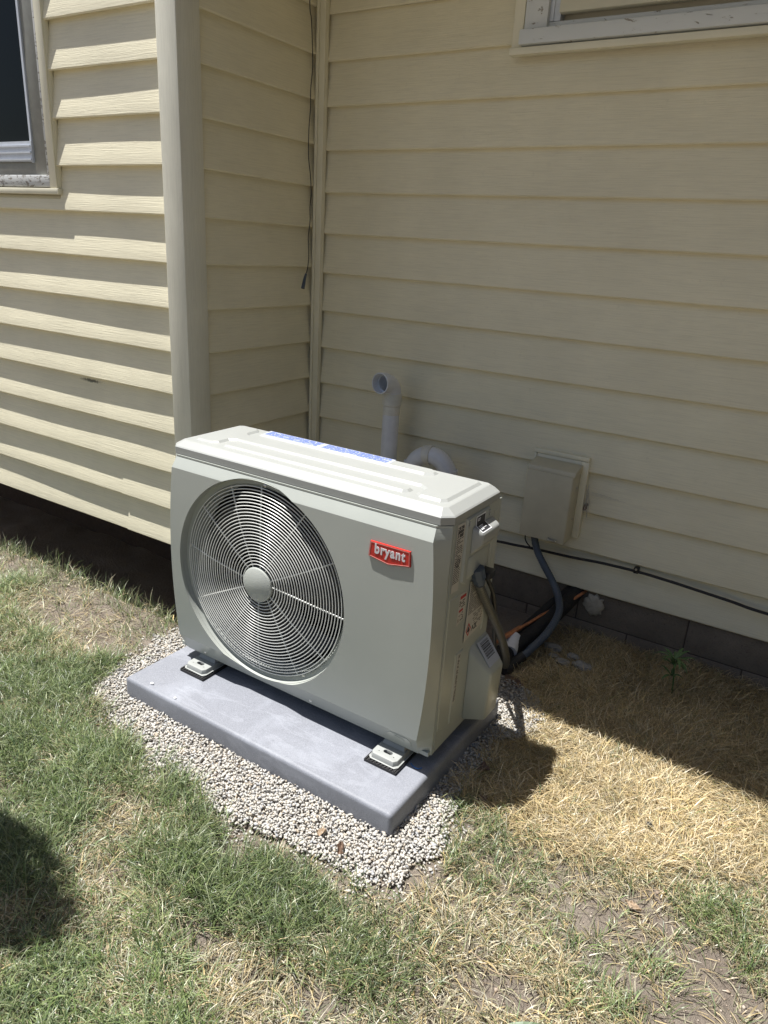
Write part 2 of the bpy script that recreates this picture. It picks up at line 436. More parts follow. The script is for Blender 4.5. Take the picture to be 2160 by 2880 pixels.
# foundation of concrete blocks
fd = []
for row in range(3):
    zt = -.12+.2*(1-row)-.0; z1 = min(zt-.0025, .03) if row == 0 else zt-.0025
    off = 1.293 if row == 0 else 1.293-.2
    for i in range(-8, 9):
        x0 = off+i*.4; 
        if x0 < -1.2 or x0 > 4.2: continue
        fd.append(box(x0+.0025, x0+.3975, 1.190, 1.30, zt-.1975, z1))
fnd = house.part('foundation', join(*fd), 'block', bevel=.003)
house.part('mortar', join(box(-3.8, 4.39, 1.194, 1.28, -.6, .03)), 'mortar', parent=fnd)
# soffit over the recess and roofs
house.part('roof', join(box(SR+.02, 4.6, .310, TB+.2, 2.325, 2.36), box(SR+.02, 4.6, .290, .3095, 2.30, 2.40)), 'trim')
house.part('roof_shingles', join(hexa([(SR+.02, .2, 2.401), (4.62, .2, 2.401), (4.62, 3.3, 3.2), (SR+.02, 3.3, 3.2), (SR+.02, .2, 2.42), (4.62, .2, 2.42), (4.62, 3.3, 3.23), (SR+.02, 3.3, 3.23)]),
      hexa([(-3.95, .42, 2.951), (-.36, .42, 2.951), (-.36, 3.3, 3.7), (-3.95, 3.3, 3.7), (-3.95, .42, 2.98), (-.36, .42, 2.98), (-.36, 3.3, 3.73), (-3.95, 3.3, 3.73)])), 'roof')

# left window (front wall)
w1 = house.part('window', join(box(-1.201, -1.190, TL+.000, TL+.03, 1.42, 2.6), box(-1.98, -1.9, TL+.004, TL+.03, 1.42, 2.6), box(-1.9, -1.1905, TL-.002, TL+.02, 1.424, 1.493)), 'alum')
house.part('frame', join(box(-1.1895, -1.108, TL+.006, TL+.03, 1.378, 2.6), box(-2.02, -1.190, TL+.008, TL+.03, 1.378, 1.4235)), 'alum_dark', w1, bevel=.002)
house.part('glass', box(-1.9, -1.19, TL+.010, TL+.014, 1.493, 2.6), 'glass', w1)
house.part('sill', join(box(-2.05, -1.0935, TL-.007, TL+.02, 1.337, 1.3775), box(-1.1075, -1.0935, TL-.004, TL+.02, 1.378, 2.6)), 'peel', w1, bevel=.002)
house.part('window_trim', join(box(-1.093, -1.054, TL-.007, TL-.001, 1.334, 2.6), box(-1.060, -1.054, TL-.0008, TL+.02, 1.334, 2.6), box(-2.06, -1.046, TL-.0095, TL+.012, 1.312, 1.3325)), 'trim', w1, bevel=.0015)
for z in (1.428, 1.452, 1.474):
    house.part('rail_ridge', box(-1.9, -1.195, TL-.006, TL-.0025, z, z+.006), 'alum', w1)
# right window (back wall)
w2 = house.part('window', join(box(.432, .508, TB-.022, TB+.03, 1.873, 2.3), box(.432, 1.9, TB-.004, TB+.03, 1.8735, 1.895)), 'whitewood', bevel=.002)
house.part('sill', box(.428, 1.95, TB-.048, TB+.02, 1.829, 1.872), 'whitewood', w2, bevel=.004)
house.part('window_trim', join(box(.392, .4275, TB-.017, TB-.004, 1.826, 2.3), box(.396, 1.98, TB-.040, TB-.008, 1.803, 1.8235)), 'trim', w2, bevel=.002)
house.part('sash', join(box(.545, 1.9, TB-.024, TB+.01, 1.912, 1.948), box(.552, 1.9, TB-.016, TB+.01, 1.9485, 1.956), box(.540, .575, TB-.012, TB+.01, 1.9565, 2.3)), 'cream_plain', w2, bevel=.003)
house.part('frame', join(box(.5085, .5445, TB-.006, TB+.03, 1.8955, 2.3), box(.515, .523, TB-.010, TB-.0065, 1.896, 2.3)), 'alum', w2)
house.part('glass', box(.575, 1.9, TB+.002, TB+.006, 1.957, 2.3), 'glass', w2)

# ------------------------------------------------------------------ equipment pad
pad = Thing('equipment_pad', 'blue grey plastic slab lying on white gravel under the outdoor unit', 'equipment pad', (.43, .1, -.13))
pg = boolean(hexa([(-.040, -.184, -.135), (.903, -.184, -.135), (.908, .42, -.135), (-.034, .42, -.135), (-.038, -.181, -.04), (.898, -.181, -.04), (.906, .41, -.04), (-.030, .41, -.04)]), [])
o = pad.part('slab', pg, 'pad', bevel=.011)

# ------------------------------------------------------------------ outdoor unit
U = Thing('outdoor_unit', 'pale grey heat pump outdoor unit with round fan grille on the slab', 'outdoor unit', (.445, .14, 0))
W, D, H = .890, .281, .6246
FY = -.022
def inset(z): return .009+.017*min(1.6, ((z-.32)/.27)**2)
rows = [0, .026, .052, .056]+[.056+i*(.588-.056)/20 for i in range(1, 20)]+[.588, .592, .607, .6172, .6190, .6225]
def fy(z):
    if z < .052: return .004+(FY+.002-.004)*(z/.052)
    if z > .618: return -.0060
    if z > .592: return (FY+.002)+(-.0020-FY-.002)*((z-.592)/(.6225-.592))
    if z in (.052, .592): return FY+.002
    return FY-.003*(1-((z-.32)/.27)**2)
V, F = [], []
for z in rows:
    e = inset(z); y = fy(z); 
    for x in (0, e, .30, .60, W-e, W): V.append((x, y if 0 < x < W else max(.018, y), z))
    for x in (0, W): V.append((x, .026, z))
nr = len(rows)
for i in range(nr-1):
    a, b = i*8, (i+1)*8
    for j in range(5): F.append((a+j, a+j+1, b+j+1, b+j))
    F += [(a+6, a, b, b+6), (a+5, a+7, b+7, b+5), (a+7, a+6, b+6, b+7)]
F.append((6, 7, 5, 4, 3, 2, 1, 0)); e = (nr-1)*8; F.append((e, e+1, e+2, e+3, e+4, e+5, e+7, e+6))
CX, CZ, RC = .340, .320, .294
hole = lathe([(RC+.0005, -.06), (RC-.002, .08)], (CX, 0, CZ), 'y', 128)
fp = U.part('front_panel', boolean((V, F), [hole]), 'paint', smooth=True)
U.part('fan_ring', lathe([(RC-.0012, -.012), (RC-.004, -.002), (RC-.016, .003), (.276, .010), (.271, .018), (.269, .055), (.2665, .055), (.2665, .018), (.274, .024), (RC-.0012, .024)], (CX, 0, CZ), 'y', 128, closed=True), 'paint', smooth=True)
# grille: concentric wires
gs = []
GY = -.006
def wirering(R_, r, y, seg=120):
    return lathe([(R_+r*math.cos(a), y+r*math.sin(a)) for a in [i*math.pi/3 for i in range(6)]], (CX, 0, CZ), 'y', seg, closed=True)
NR = 25
for i in range(NR):
    R_ = .0565+i*(.2735-.0565)/(NR-1)
    y = GY-.007*(1-(R_/.2735)**4); gs.append(wirering(R_, .0014, y))
gr = U.part('fan_grille', join(*gs), 'wire', smooth=True)
angs = [92, 62, 35, 4, -26, -56, -72, -100, -128, -150, 178, 147, 118]
angs = [90, 58, 28, -4, -36, -62, -92, -124, -153, 172, 142, 113]
for k, a in enumerate(angs):
    a = math.radians(a); b = a+math.radians(6 if k % 2 else -3)
    p0 = (CX+.046*math.cos(b), GY-.003, CZ+.046*math.sin(b)); p2 = (CX+.276*math.cos(a), GY+.006, CZ+.276*math.sin(a))
    p1 = (CX+.17*math.cos(a+(b-a)*.25), GY-.0015, CZ+.17*math.sin(a+(b-a)*.25))
    U.part('spoke', tube([p0, p1, p2], .0021, 8, 5), 'wire', gr, smooth=True)
U.part('hub_cap', lathe([(.0, -.019), (.046, -.0185), (.0495, -.016), (.050, -.008), (.046, -.004), (0, -.004)], (CX-.004, 0, CZ-.003), 'y', 48), 'hub', gr, smooth=True)
for a in (88, 60, 28, -5, -58, -97, -150, 173):
    a = math.radians(a); c = (CX+.2795*math.cos(a), .0035, CZ+.2795*math.sin(a))
    U.part('screw', lathe([(.0058, 0), (.0058, -.0025), (.0035, -.0045), (.001, -.0048)], c, 'y', 12), 'steel', smooth=True)
# fan behind the grille
fan = U.part('fan', lathe([(0, .05), (.045, .05), (.055, .062), (.058, .13), (0, .13)], (CX, 0, CZ), 'y', 40), 'dark', smooth=True)
for k in range(3):
    V, F = [], []; n = 10; mm = 7
    for i in range(n+1):
        r = .05+.205*i/n; sweep = .9*(i/n)**1.3
        for j in range(mm+1):
            t = j/mm; ang = k*2*math.pi/3+sweep+(t-.5)*(1.25-.25*i/n)
            V.append((CX+r*math.cos(ang), .065+.05*t-.012*math.sin(math.pi*t), CZ+r*math.sin(ang)))
    for i in range(n):
        for j in range(mm): q = i*(mm+1)+j; F.append((q, q+1, q+mm+2, q+mm+1))
    U.part('fan_blade', (V, F), 'dark', fan, smooth=True)
# body shell
U.part('side_panel', join(box(W-.0022, W, .0265, D, .001, .6225)), 'paint')
U.part('side_panel', join(box(0, .0022, .0265, D, .001, .6225)), 'paint')
U.part('base_pan', box(.003, W-.003, .006, D-.003, .0006, .012), 'paint')
U.part('rear_coil', join(box(.0025, W-.0025, D-.02, D-.001, .013, .62), box(.0035, W-.3, .16, .165, .013, .62)), 'coil')
U.part('compressor_wall', box(.640, .645, .027, .255, .013, .62), 'dark')
# top cover
def rect_ch(x0, x1, y0, y1, c):
    return [(x0+c, y0), (x1-c, y0), (x1, y0+c), (x1, y1-c), (x1-c, y1), (x0+c, y1), (x0, y1-c), (x0, y0+c)]
out = rect_ch(-.002, W+.002, -.0025, D+.004, .024)
V, F = [], []
def lerp_ring(poly, ins):
    a = prism(poly, lambda u, v: (u, v, 0), lambda u, v: (u, v, 1), ins)[0]; n = len(poly); return [(p[0], p[1]) for p in a[n:]]
levels = [(out, .6245), (out, .6425), (lerp_ring(out, .003), .6455), (lerp_ring(out, .024), .6585), (lerp_ring(out, .028), .6595)]
n = 8
for pl, z in levels: V += [(p[0], p[1], z) for p in pl]
for l in range(len(levels)-1):
    for i in range(n): F.append((l*n+i, l*n+(i+1) % n, (l+1)*n+(i+1) % n, (l+1)*n+i))
F.append(tuple(range(n))[::-1]); F.append(tuple(range((len(levels)-1)*n, len(levels)*n)))
cap = U.part('top_cover', (V, F), 'paint_top', smooth=True)
def plateau(poly, h=.0050, ins=.0075, z=.6596):
    return prism(poly, lambda u, v: (u, v, z), lambda u, v: (u, v, z+h), ins)
dog = [(.055, .045), (.110, .045), (.128, .062), (.128, .100), (.145, .112), (.745, .112), (.765, .100), (.765, .060), (.782, .045), (.838, .045), (.852, .060), (.852, .235), (.836, .250), (.770, .250), (.745, .225), (.745, .190), (.735, .178), (.135, .178), (.122, .190), (.122, .232), (.105, .248), (.055, .248), (.042, .235), (.042, .060)]
frontbar = [(.160, .046), (.735, .046), (.748, .058), (.748, .078), (.735, .088), (.160, .088), (.148, .076), (.148, .058)]
rearbar = [(.150, .200), (.705, .200), (.728, .218), (.728, .238), (.705, .254), (.150, .254), (.138, .242), (.138, .212)]
U.part('raised_panel', join(plateau(dog), plateau(frontbar, .005), plateau(rearbar, .005)), 'paint_top', cap, smooth=False)
zt = .6649
U.part('warning_label', prism([(.156, .208), (.595, .208), (.590, .252), (.150, .252)], lambda u, v: (u, v, zt-.0005), lambda u, v: (u, v, zt)), 'paper_white', cap)
U.part('print', join(rowlines(lambda u, v, h: (u, v, zt+h+.00012), .16, .352, .211, .250, 8, .62, .04, 3, .0001, .006, .03),
      rowlines(lambda u, v, h: (u, v, zt+h+.00012), .368, .585, .211, .250, 8, .62, .04, 4, .0001, .006, .03)), 'ink_blue', cap)
# brand badge with lettering
by = FY-.003
bpoly = [(.698, .512), (.7545, .5035), (.814, .5145), (.812, .5535), (.702, .5525)]
U_b = U.part('brand_badge', prism(bpoly, lambda u, v: (u, by+.001, v), lambda u, v: (u, by-.0026, v), .0008), 'red')
def ringpoly(poly, i1, i2, y0, y1):
    a = lerp_ring(poly, i1); b = lerp_ring(poly, i2); n = len(poly)
    V = [(p[0], y0, p[1]) for p in a]+[(p[0], y0, p[1]) for p in b]+[(p[0], y1, p[1]) for p in a]+[(p[0], y1, p[1]) for p in b]
    F = []
    for i in range(n):
        j = (i+1) % n
        F += [(2*n+i, 2*n+j, 3*n+j, 3*n+i), (i, j, 2*n+j, 2*n+i), (n+i, n+j, 3*n+j, 3*n+i)]
    return V, F
U.part('badge_rim', ringpoly(bpoly, .0026, .0036, by-.0025, by-.0034), 'pink', U_b)
U.part('badge_edge', ringpoly(bpoly, .0012, .0026, by-.0025, by-.0031), 'red', U_b)
fc = bpy.data.curves.new('txt', 'FONT'); fc.body = 'bryant'; fc.size = .0335; fc.offset = .00095; fc.extrude = .0014; fc.align_x = 'CENTER'
fc.space_character = 1.16; fc.bevel_depth = .0002
fo = bpy.data.objects.new('txt', fc); COL.objects.link(fo); dg = bpy.context.evaluated_depsgraph_get()
tm = bpy.data.meshes.new_from_object(fo.evaluated_get(dg)); bpy.data.objects.remove(fo)
tv = [(.757+v.co.x*.83, by-.0028-v.co.z*.5, .5250+v.co.y*1.03) for v in tm.vertices]; tf = [tuple(p.vertices) for p in tm.polygons]
U.part('lettering', (tv, tf), 'letter', U_b)
# front screws and small things on the front
for x in (.115, .52):
    U.part('screw', lathe([(.005, .004), (.005, -.002), (.003, -.0035), (.001, -.0037)], (x, fy(.018)+.001, .018), 'y', 12), 'steel', smooth=True)
# embossed slot near the foot
U.part('embossed_slot', join(prism([(.775, .020), (.845, .018), (.848, .040), (.838, .050), (.785, .050), (.772, .040)], lambda u, v: (u, fy(v)+.001, v), lambda u, v: (u, fy(v)-.0016, v), .003),
       prism([(.795, .028), (.825, .027), (.829, .036), (.822, .042), (.799, .042), (.792, .036)], lambda u, v: (u, fy(v)-.0015, v), lambda u, v: (u, fy(v)-.0028, v), .002)), 'paint', fp)
# ---- side (x = W) details
sx = lambda d: (lambda u, v: (W+d, u, v))
U.part('side_rib', join(prism([(.098, .045), (.145, .060), (.150, .245), (.140, .255), (.098, .255)], sx(-.0005), sx(.0022), .004),
      prism([(.034, .060), (.066, .050), (.078, .405), (.080, .430), (.034, .430)], sx(-.0005), sx(.0016), .004),
      prism([(.240, .260), (.272, .262), (.272, .600), (.240, .600)], sx(-.0005), sx(.0022), .004),
      box(W-.001, W+.0012, .0262, .0285, .002, .62)), 'paint')
# wiring access cover: plate + hood + grip recess
cov = U.part('access_cover', prism([(.082, .460), (.100, .448), (.215, .448), (.226, .460), (.226, .600), (.205, .6215), (.082, .6215)], sx(-.0005), sx(.006), .003), 'paint', bevel=0)
HX = W+.006
hood = [(HX-.001, .108, .520), (HX-.001, .222, .520), (HX-.001, .222, .594), (HX-.001, .108, .594), (HX+.026, .120, .550), (HX+.026, .214, .550), (HX+.026, .214, .579), (HX+.026, .120, .579)]
U.part('hand_grip', ([tuple(p) for p in hood], [(0, 3, 2, 1), (4, 5, 6, 7), (0, 1, 5, 4), (1, 2, 6, 5), (2, 3, 7, 6), (3, 0, 4, 7)]), 'paint_top', cov, bevel=.006)
U.part('grip_pocket', ([(HX+.0005, .100, .462), (HX+.0005, .222, .462), (HX+.0005, .222, .5185), (HX+.0005, .100, .5185), (HX+.007, .114, .470), (HX+.007, .208, .470), (HX+.0015, .180, .512), (HX+.0015, .136, .512)], [(0, 3, 2, 1), (4, 5, 6, 7), (0, 1, 5, 4), (1, 2, 6, 5), (2, 3, 7, 6), (3, 0, 4, 7)]), 'paint', cov, bevel=.003)
for y, z in ((.090, .612), (.090, .603), (.198, .612), (.198, .603), (.205, .456)):
    U.part('screw', disc((W+.0058, y, z), .003, .003, 'x', 10), 'steel', cov, smooth=True)
# hanging tag over the grip: bends over the hood
def tagmap(u, v, h):   # u across (y), v down the hood 0..1
    z = (.6175-.0235*v/.4 if v < .4 else .594-.0165*(v-.4)/.6); x = HX+.0008+max(0, v-.40)*.0435
    return (x+h+.0008, u, z)
def tagquad(u0, u1, v0, v1, h0, h1):
    P8 = [tagmap(u0, v1, h0), tagmap(u1, v1, h0), tagmap(u1, v0, h0), tagmap(u0, v0, h0), tagmap(u0, v1, h1), tagmap(u1, v1, h1), tagmap(u1, v0, h1), tagmap(u0, v0, h1)]
    return hexa(P8)
tag = U.part('care_tag', join(tagquad(.122, .172, 0, .4, 0, .0008), tagquad(.122, .172, .4, .86, 0, .0008)), 'tagwhite', cov)
U.part('tag_face', join(tagquad(.130, .180, .03, .3, .0008, .0013), tagquad(.130, .180, .3, .76, .0008, .0013)), 'ink', tag) if False else None
U.part('tag_face', join(tagquad(.125, .169, .05, .4, .0009, .0013), tagquad(.125, .169, .4, .80, .0009, .0013)), 'ink', cov)
U.part('print', join(*[tagquad(.129, .129+wd, v, v+.035, .0014, .0017) for v, wd in ((.12, .014), (.19, .012), (.46, .022), (.53, .018), (.60, .030), (.66, .014))]), 'tagwhite', cov)
def label(poly, mat='paper', off=.0018, name='rating_label', parent=None):
    return U.part(name, prism(poly, sx(off-.0008), sx(off)), mat, parent)
fs = lambda off: (lambda u, v, h: (W+off+.0001+h, u, v))
label([(.036, .447), (.072, .444), (.0795, .616), (.040, .619)])
def shear(f, k=.04): return lambda u, v, h: f(u+k*(v-.53), v, h)
U.part('print', join(rowlines(shear(fs(.0018)), .040, .073, .468, .612, 30, .42, .25, 5, .0001, .004, .02),
      rowlines(shear(fs(.0018)), .042, .070, .585, .612, 3, .8, .1, 15, .0001, .003, .006)), 'ink', None)
U.part('print', lathe([(.0105, 0), (.0105, .0003), (.0085, .0003), (.0085, 0)], (W+.002, .056, .520), 'x', 24, closed=True), 'ink')
U.part('print', join(*[box(W+.0019, W+.0023, .056+a, .056+a+.0022, .514, .527) for a in (-.001,)]), 'ink')
lr = label([(.086, .340), (.124, .345), (.128, .420), (.090, .425)], off=.0010, name='warning_label')
U.part('red_stripe', box(W+.0011, W+.0016, .094, .124, .409, .417), 'ink_red', lr)
U.part('red_stripe', box(W+.0011, W+.0016, .092, .113, .374, .380), 'ink_red', lr)
U.part('print', join(rowlines(fs(.0011), .092, .122, .384, .405, 4, .5, .4, 6, .0002, .003, .01), rowlines(fs(.0011), .090, .118, .348, .371, 5, .5, .4, 7, .0002, .003, .01)), 'ink')
lb = label([(.134, .272), (.236, .285), (.236, .440), (.140, .440)], off=.0032, name='warning_label')
U.part('print', join(rowlines(fs(.0033), .143, .232, .345, .436, 17, .55, .06, 8, .0002, .004, .02), rowlines(fs(.0033), .175, .23, .30, .34, 6, .5, .3, 9, .0002, .003, .012)), 'ink_faint')
dia = [(.154, .283), (.168, .302), (.154, .321), (.140, .302)]
dr = lerp_ring(dia, .0028)
V = [(W+.0034, *p) for p in dia]+[(W+.0034, *p) for p in dr]+[(W+.0038, *p) for p in dia]+[(W+.0038, *p) for p in dr]
F = [q for i in range(4) for q in ((8+i, 8+(i+1) % 4, 12+(i+1) % 4, 12+i), (i, (i+1) % 4, 8+(i+1) % 4, 8+i), (4+i, 4+(i+1) % 4, 12+(i+1) % 4, 12+i))]
U.part('hazard_mark', (V, F), 'ink_red')
U.part('print', prism([(.149, .295), (.159, .295), (.160, .301), (.155, .311), (.151, .305), (.148, .300)], lambda u, v: (W+.0034, u, v), lambda u, v: (W+.0038, u, v)), 'ink')
fc = bpy.data.curves.new('txt', 'FONT'); fc.body = 'A2L'; fc.size = .022; fc.extrude = .0002
fo = bpy.data.objects.new('txt', fc); COL.objects.link(fo); dg = bpy.context.evaluated_depsgraph_get()
tm = bpy.data.meshes.new_from_object(fo.evaluated_get(dg)); bpy.data.objects.remove(fo)
U.part('print', ([(W+.0036+v.co.z, .172+v.co.x*.9, .290+v.co.y) for v in tm.vertices], [tuple(p.vertices) for p in tm.polygons]), 'ink')
label([(.104, .100), (.118, .105), (.126, .248), (.110, .248)], off=.0028, name='warning_label')
U.part('print', rowlines(lambda u, v, h: (W+.0029+h, u+.05*(v-.24), v), .113, .124, .110, .246, 40, .5, .1, 10, .0002, .003, .009), 'ink')
# valve cover
VY0, VY1, OX = .180, .282, .950
bp = [(W-.001, VY0, .012), (OX-.004, .206, .018), (OX-.004, VY1, .018), (W-.001, VY1, .012)]
vc = U.part('valve_cover', ([bp[0], bp[1], bp[2], bp[3], (W-.001, VY0, .225), (OX, .205, .165), (OX, VY1+.004, .160), (W-.001, VY1, .246), (W-.001, .195, .243)],
      [(0, 3, 2, 1), (0, 1, 5, 4), (1, 2, 6, 5), (2, 3, 7, 6), (4, 5, 6, 7, 8), (0, 4, 8, 7, 3)]), 'paint', bevel=.007)
def vmap(u, v, h):  # u along y, v down the slope 0..1
    a = Vector((W, 0, .2425)); b = Vector((OX, 0, .163)); p = a.lerp(b, v); nn = Vector((.0795, 0, .06)).normalized()
    return (p.x+nn.x*h, u, p.z+nn.z*h)
def vq(u0, u1, v0, v1, h0, h1): return hexa([vmap(u0, v1, h0), vmap(u1, v1, h0), vmap(u1, v0, h0), vmap(u0, v0, h0), vmap(u0, v1, h1), vmap(u1, v1, h1), vmap(u1, v0, h1), vmap(u0, v0, h1)])
U.part('barcode_label', vq(.212, .276, .10, .82, .0005, .0022), 'paper_white', vc)
bars = []; u = .218; rd = random.Random(4)
v = .30
bars = []; v = .16
while v < .62:
    hgt = rd.choice((.012, .012, .022, .03)); bars.append(vq(.222, .266, v, v+hgt, .0023, .0026)); v += hgt+rd.choice((.012, .018, .026))
U.part('barcode', join(*bars), 'ink', vc)
# cable glands under the access cover
gl = U.part('cable_gland', join(tube([(.902, .146, .478), (.906, .152, .452)], .0195, 8, 2, smoothpath=False), tube([(.906, .152, .4515), (.908, .157, .436)], .0155, 8, 2, smoothpath=False)), 'conduit')
U.part('cable_gland', join(box(.893, .925, .175, .215, .438, .4595)), 'dark', bevel=.004)
# mounting feet
def foot(x0):
    x1 = x0+.084; xm = (x0+x1)/2
    top = prism([(x0+.001, -.038), (x0+.010, -.050), (x1-.010, -.050), (x1-.001, -.038), (x1-.001, .02), (x0+.001, .02)], lambda u, v: (u, v, -.0285), lambda u, v: (u, v, -.0145), .0035)
    slot = prism([(xm-.013, -.024), (xm-.009, -.028), (xm+.009, -.028), (xm+.013, -.024), (xm+.013, -.019), (xm+.009, -.015), (xm-.009, -.015), (xm-.013, -.019)], lambda u, v: (u, v, -.05), lambda u, v: (u, v, 0))
    h1 = disc((xm-.022, -.030, -.05), .0018, .05, 'z', 8); h2 = disc((xm+.022, -.030, -.05), .0018, .05, 'z', 8)
    t = boolean(top, [slot, h1, h2])
    fl_ = prism([(x0+.000, -.046), (x0+.008, -.0535), (x1-.004, -.0535), (x1+.003, -.044), (x1+.003, .30), (x0-.001, .30)], lambda u, v: (u, v, -.0287), lambda u, v: (u, v, -.0270))
    fl_ = boolean(fl_, [slot])
    web = hexa([(x0+.004, -.006, -.0275), (x1-.004, -.006, -.0275), (x1-.004, .30, -.0275), (x0+.004, .30, -.0275), (x0+.014, .012, .0006), (x1-.014, .012, .0006), (x1-.014, .28, .0006), (x0+.014, .28, .0006)])
    f = U.part('mounting_foot', join(t, fl_, web), 'paint_top', bevel=.0016)
    return f
foot(.070); foot(.745)
RP = [('black ribbed rubber pad under the left mounting foot by the fan', .066), ('black ribbed rubber pad under the right mounting foot near the corner', .741)]
for lab, x0 in RP:
    g_ = [box(x0-.002, x0+.093, -.060, .045, -.0395, -.0320)]
    for i in range(10): g_.append(box(x0+i*.0095, x0+.0045+i*.0095, -.059, .044, -.0320, -.0290))
    one('rubber_pad', join(*g_), 'black', lab, 'rubber pad', group='rubber pads under the unit feet')
one('zip_tie', tube([(.842, .002, -.0375), (.856, -.006, -.0365), (.868, -.004, -.0375), (.874, .004, -.0375)], .0016, 6), 'blue', 'tiny blue plastic scrap on the slab beside the right rubber pad', 'plastic scrap')
for lab, x, y, r in (('larger white pebble stranded on the left end of the slab', .054, -.158, .0050), ('small white pebble on the slab front edge left of the foot', .160, -.166, .0038)):
    bm = bmesh.new(); bmesh.ops.create_icosphere(bm, subdivisions=2, radius=r)
    for v_ in bm.verts: v_.co = Vector((v_.co.x*1.2, v_.co.y*.9, v_.co.z*.65))*random.uniform(.85, 1.15)+Vector((x, y, -.0395+r*.5))
    g_ = ([tuple(v_.co) for v_ in bm.verts], [tuple(q.index for q in f_.verts) for f_ in bm.faces]); bm.free()
    one('pebble', g_, 'tagwhite', lab, 'pebble', group='pebbles on the slab')

# ------------------------------------------------------------------ PVC pipes by the back wall
def hmap(P): return [HW(*p) for p in P]
vp = Thing('vent_pipe', 'upright white PVC vent pipe with open elbow mouth behind the unit', 'vent pipe', (.068, 1.075, -.16), PSI)
vp.part('pipe', lathe([(.0335, -.16), (.0335, .62)], (.068, 1.075, 0), 'z', 32), 'pvc', smooth=True)
vp.part('collar', lathe([(.0345, .606), (.0385, .611), (.0385, .653), (.036, .657)], (.068, 1.075, 0), 'z', 32), 'pvc_glue', smooth=True)
vp.part('primer_band', lathe([(.0345, .572), (.0345, .6055)], (.068, 1.075, 0), 'z', 32), 'pvc_glue', smooth=True)
dirm = Vector((-.14, -.98, .06)).normalized()
V, F = [], []
def bendpipe(p0, d0, d1, R_, ro, ri, n=14, ext=.03, seg=32):
    d0 = Vector(d0).normalized(); d1 = Vector(d1).normalized(); ax = d0.cross(d1).normalized(); th = d0.angle(d1)
    ctr = Vector(p0)+(ax.cross(d0))*R_; pts = []
    for i in range(n+1):
        q = Matrix.Rotation(th*i/n, 3, ax); pts.append((ctr+q @ (Vector(p0)-ctr), q @ d0))
    pe, de = pts[-1]; pts.append((pe+de*.002, de)); 
    V, F = [], []; prev = None
    def ring(p, d, r):
        n1 = ax; n2 = d.cross(n1)
        b = len(V); V.extend([tuple(p+(n1*math.cos(2*math.pi*s/seg)+n2*math.sin(2*math.pi*s/seg))*r) for s in range(seg)]); return b
    seqs = [(p, d, ro) for p, d in pts]+[(pe+de*.004, de, ro+.0055), (pe+de*ext, de, ro+.0055), (pe+de*(ext+.0005), de, ro+.0020), (pe+de*.006, de, ri+.0005), (pe+de*.0055, de, ri-.003)]+[(p, d, ri-.003) for p, d in reversed(pts[:-1])]
    for p, d, r in seqs:
        b = ring(p, d, r)
        if prev is not None:
            for s in range(seg): F.append((prev+s, prev+(s+1) % seg, b+(s+1) % seg, b+s))
        prev = b
    return V, F
vp.part('elbow', bendpipe((.068, 1.075, .655), (0, 0, 1), dirm, .046, .0355, .0345, ext=.036), 'pvc', smooth=True)
tp = Thing('trap_pipe', 'white PVC pipe bent over in an upside down U behind the unit', 'drain pipe', (.26, 1.06, -.16), PSI)
arc = [(.272-.083*math.cos(a), 1.06, .362+.083*math.sin(a)) for a in np.linspace(0, math.pi, 17)]
tp.part('pipe', join(tube([(.189, 1.06, -.15)]+arc+[(.355, 1.06, -.15)], .0345, 28, 3)), 'pvc', smooth=True)
c0, c1 = math.radians(83), math.radians(97)
tp.part('coupling', tube([(.272-.083*math.cos(a), 1.06, .362+.083*math.sin(a)) for a in np.linspace(math.radians(72), math.radians(92), 5)], .0385, 28, 3), 'pvc_glue', smooth=True)
tp.part('coupling', tube([(.355, 1.06, .30), (.355, 1.06, .35)], .0385, 28, 3), 'pvc', smooth=True)

# ------------------------------------------------------------------ electrical disconnect box on the wall
eb = Thing('disconnect_box', 'cream painted electrical disconnect box mounted on the back wall', 'electrical box', (.75, 1.17, .21), PSI)
eb.part('mounting_block', join(box(.650, .858, TB-.012, TB+.015, .512, .528), box(.832, .860, TB-.014, TB+.015, .218, .511), box(.650, .660, TB-.012, TB+.015, .218, .511), box(.661, .831, TB-.010, TB+.012, .22, .511)), 'trim', bevel=.003)
eb.part('box_body', box(.664, .836, 1.082, TB-.011, .214, .478), 'box', bevel=.003)
eb.part('cover', hexa([(.661, 1.076, .470), (.840, 1.076, .470), (.840, 1.160, .470), (.661, 1.160, .470), (.661, 1.082, .486), (.840, 1.082, .486), (.840, 1.160, .500), (.661, 1.160, .500)]), 'box', bevel=.002)
eb.part('front_door', box(.662, .834, 1.0765, 1.0815, .212, .4695), 'box', bevel=.0012)
eb.part('hasp', join(box(.775, .808, 1.068, 1.0762, .218, .224), box(.775, .779, 1.070, 1.0762, .2145, .228)), 'steel', bevel=.001)
for z in (.30, .42): eb.part('screw', disc((.8365, 1.13, z), .004, .002, 'x', 10), 'steel', smooth=True)
# black cable across the wall with clips
cab = []
for s, z in ((.35, .105), (.543, .122), (.62, .128), (.70, .134), (.84, .138), (.96, .147), (1.088, .1505), (1.2, .147), (1.295, .141), (1.41, .133), (1.524, .124), (1.9, .118), (2.6, .124), (3.4, .120)):
    cab.append(HW(s, TB-.012-(.004 if .6 < s < .8 else 0), z))
one('wall_cable', tube(cab, .0052, 10), 'black', 'black cable strung along the lowest siding boards of the back wall', 'cable', base=(cab[0][0], cab[0][1], .1), smooth=True)
ck = Thing('cable_clip', 'small black clip screwed over the wall cable', 'cable clip', HW(1.088, TB, .14))
kx, ky, kz = HW(1.088, TB, .158)
ck.part('clip_loop', box(kx-.009, kx+.009, ky-.021, ky+.004, .1440, .1665), 'black', bevel=.003)
ck.part('screw', disc((kx, ky-.0235, .1615), .0042, .003, 'y', 10), 'steel', smooth=True)
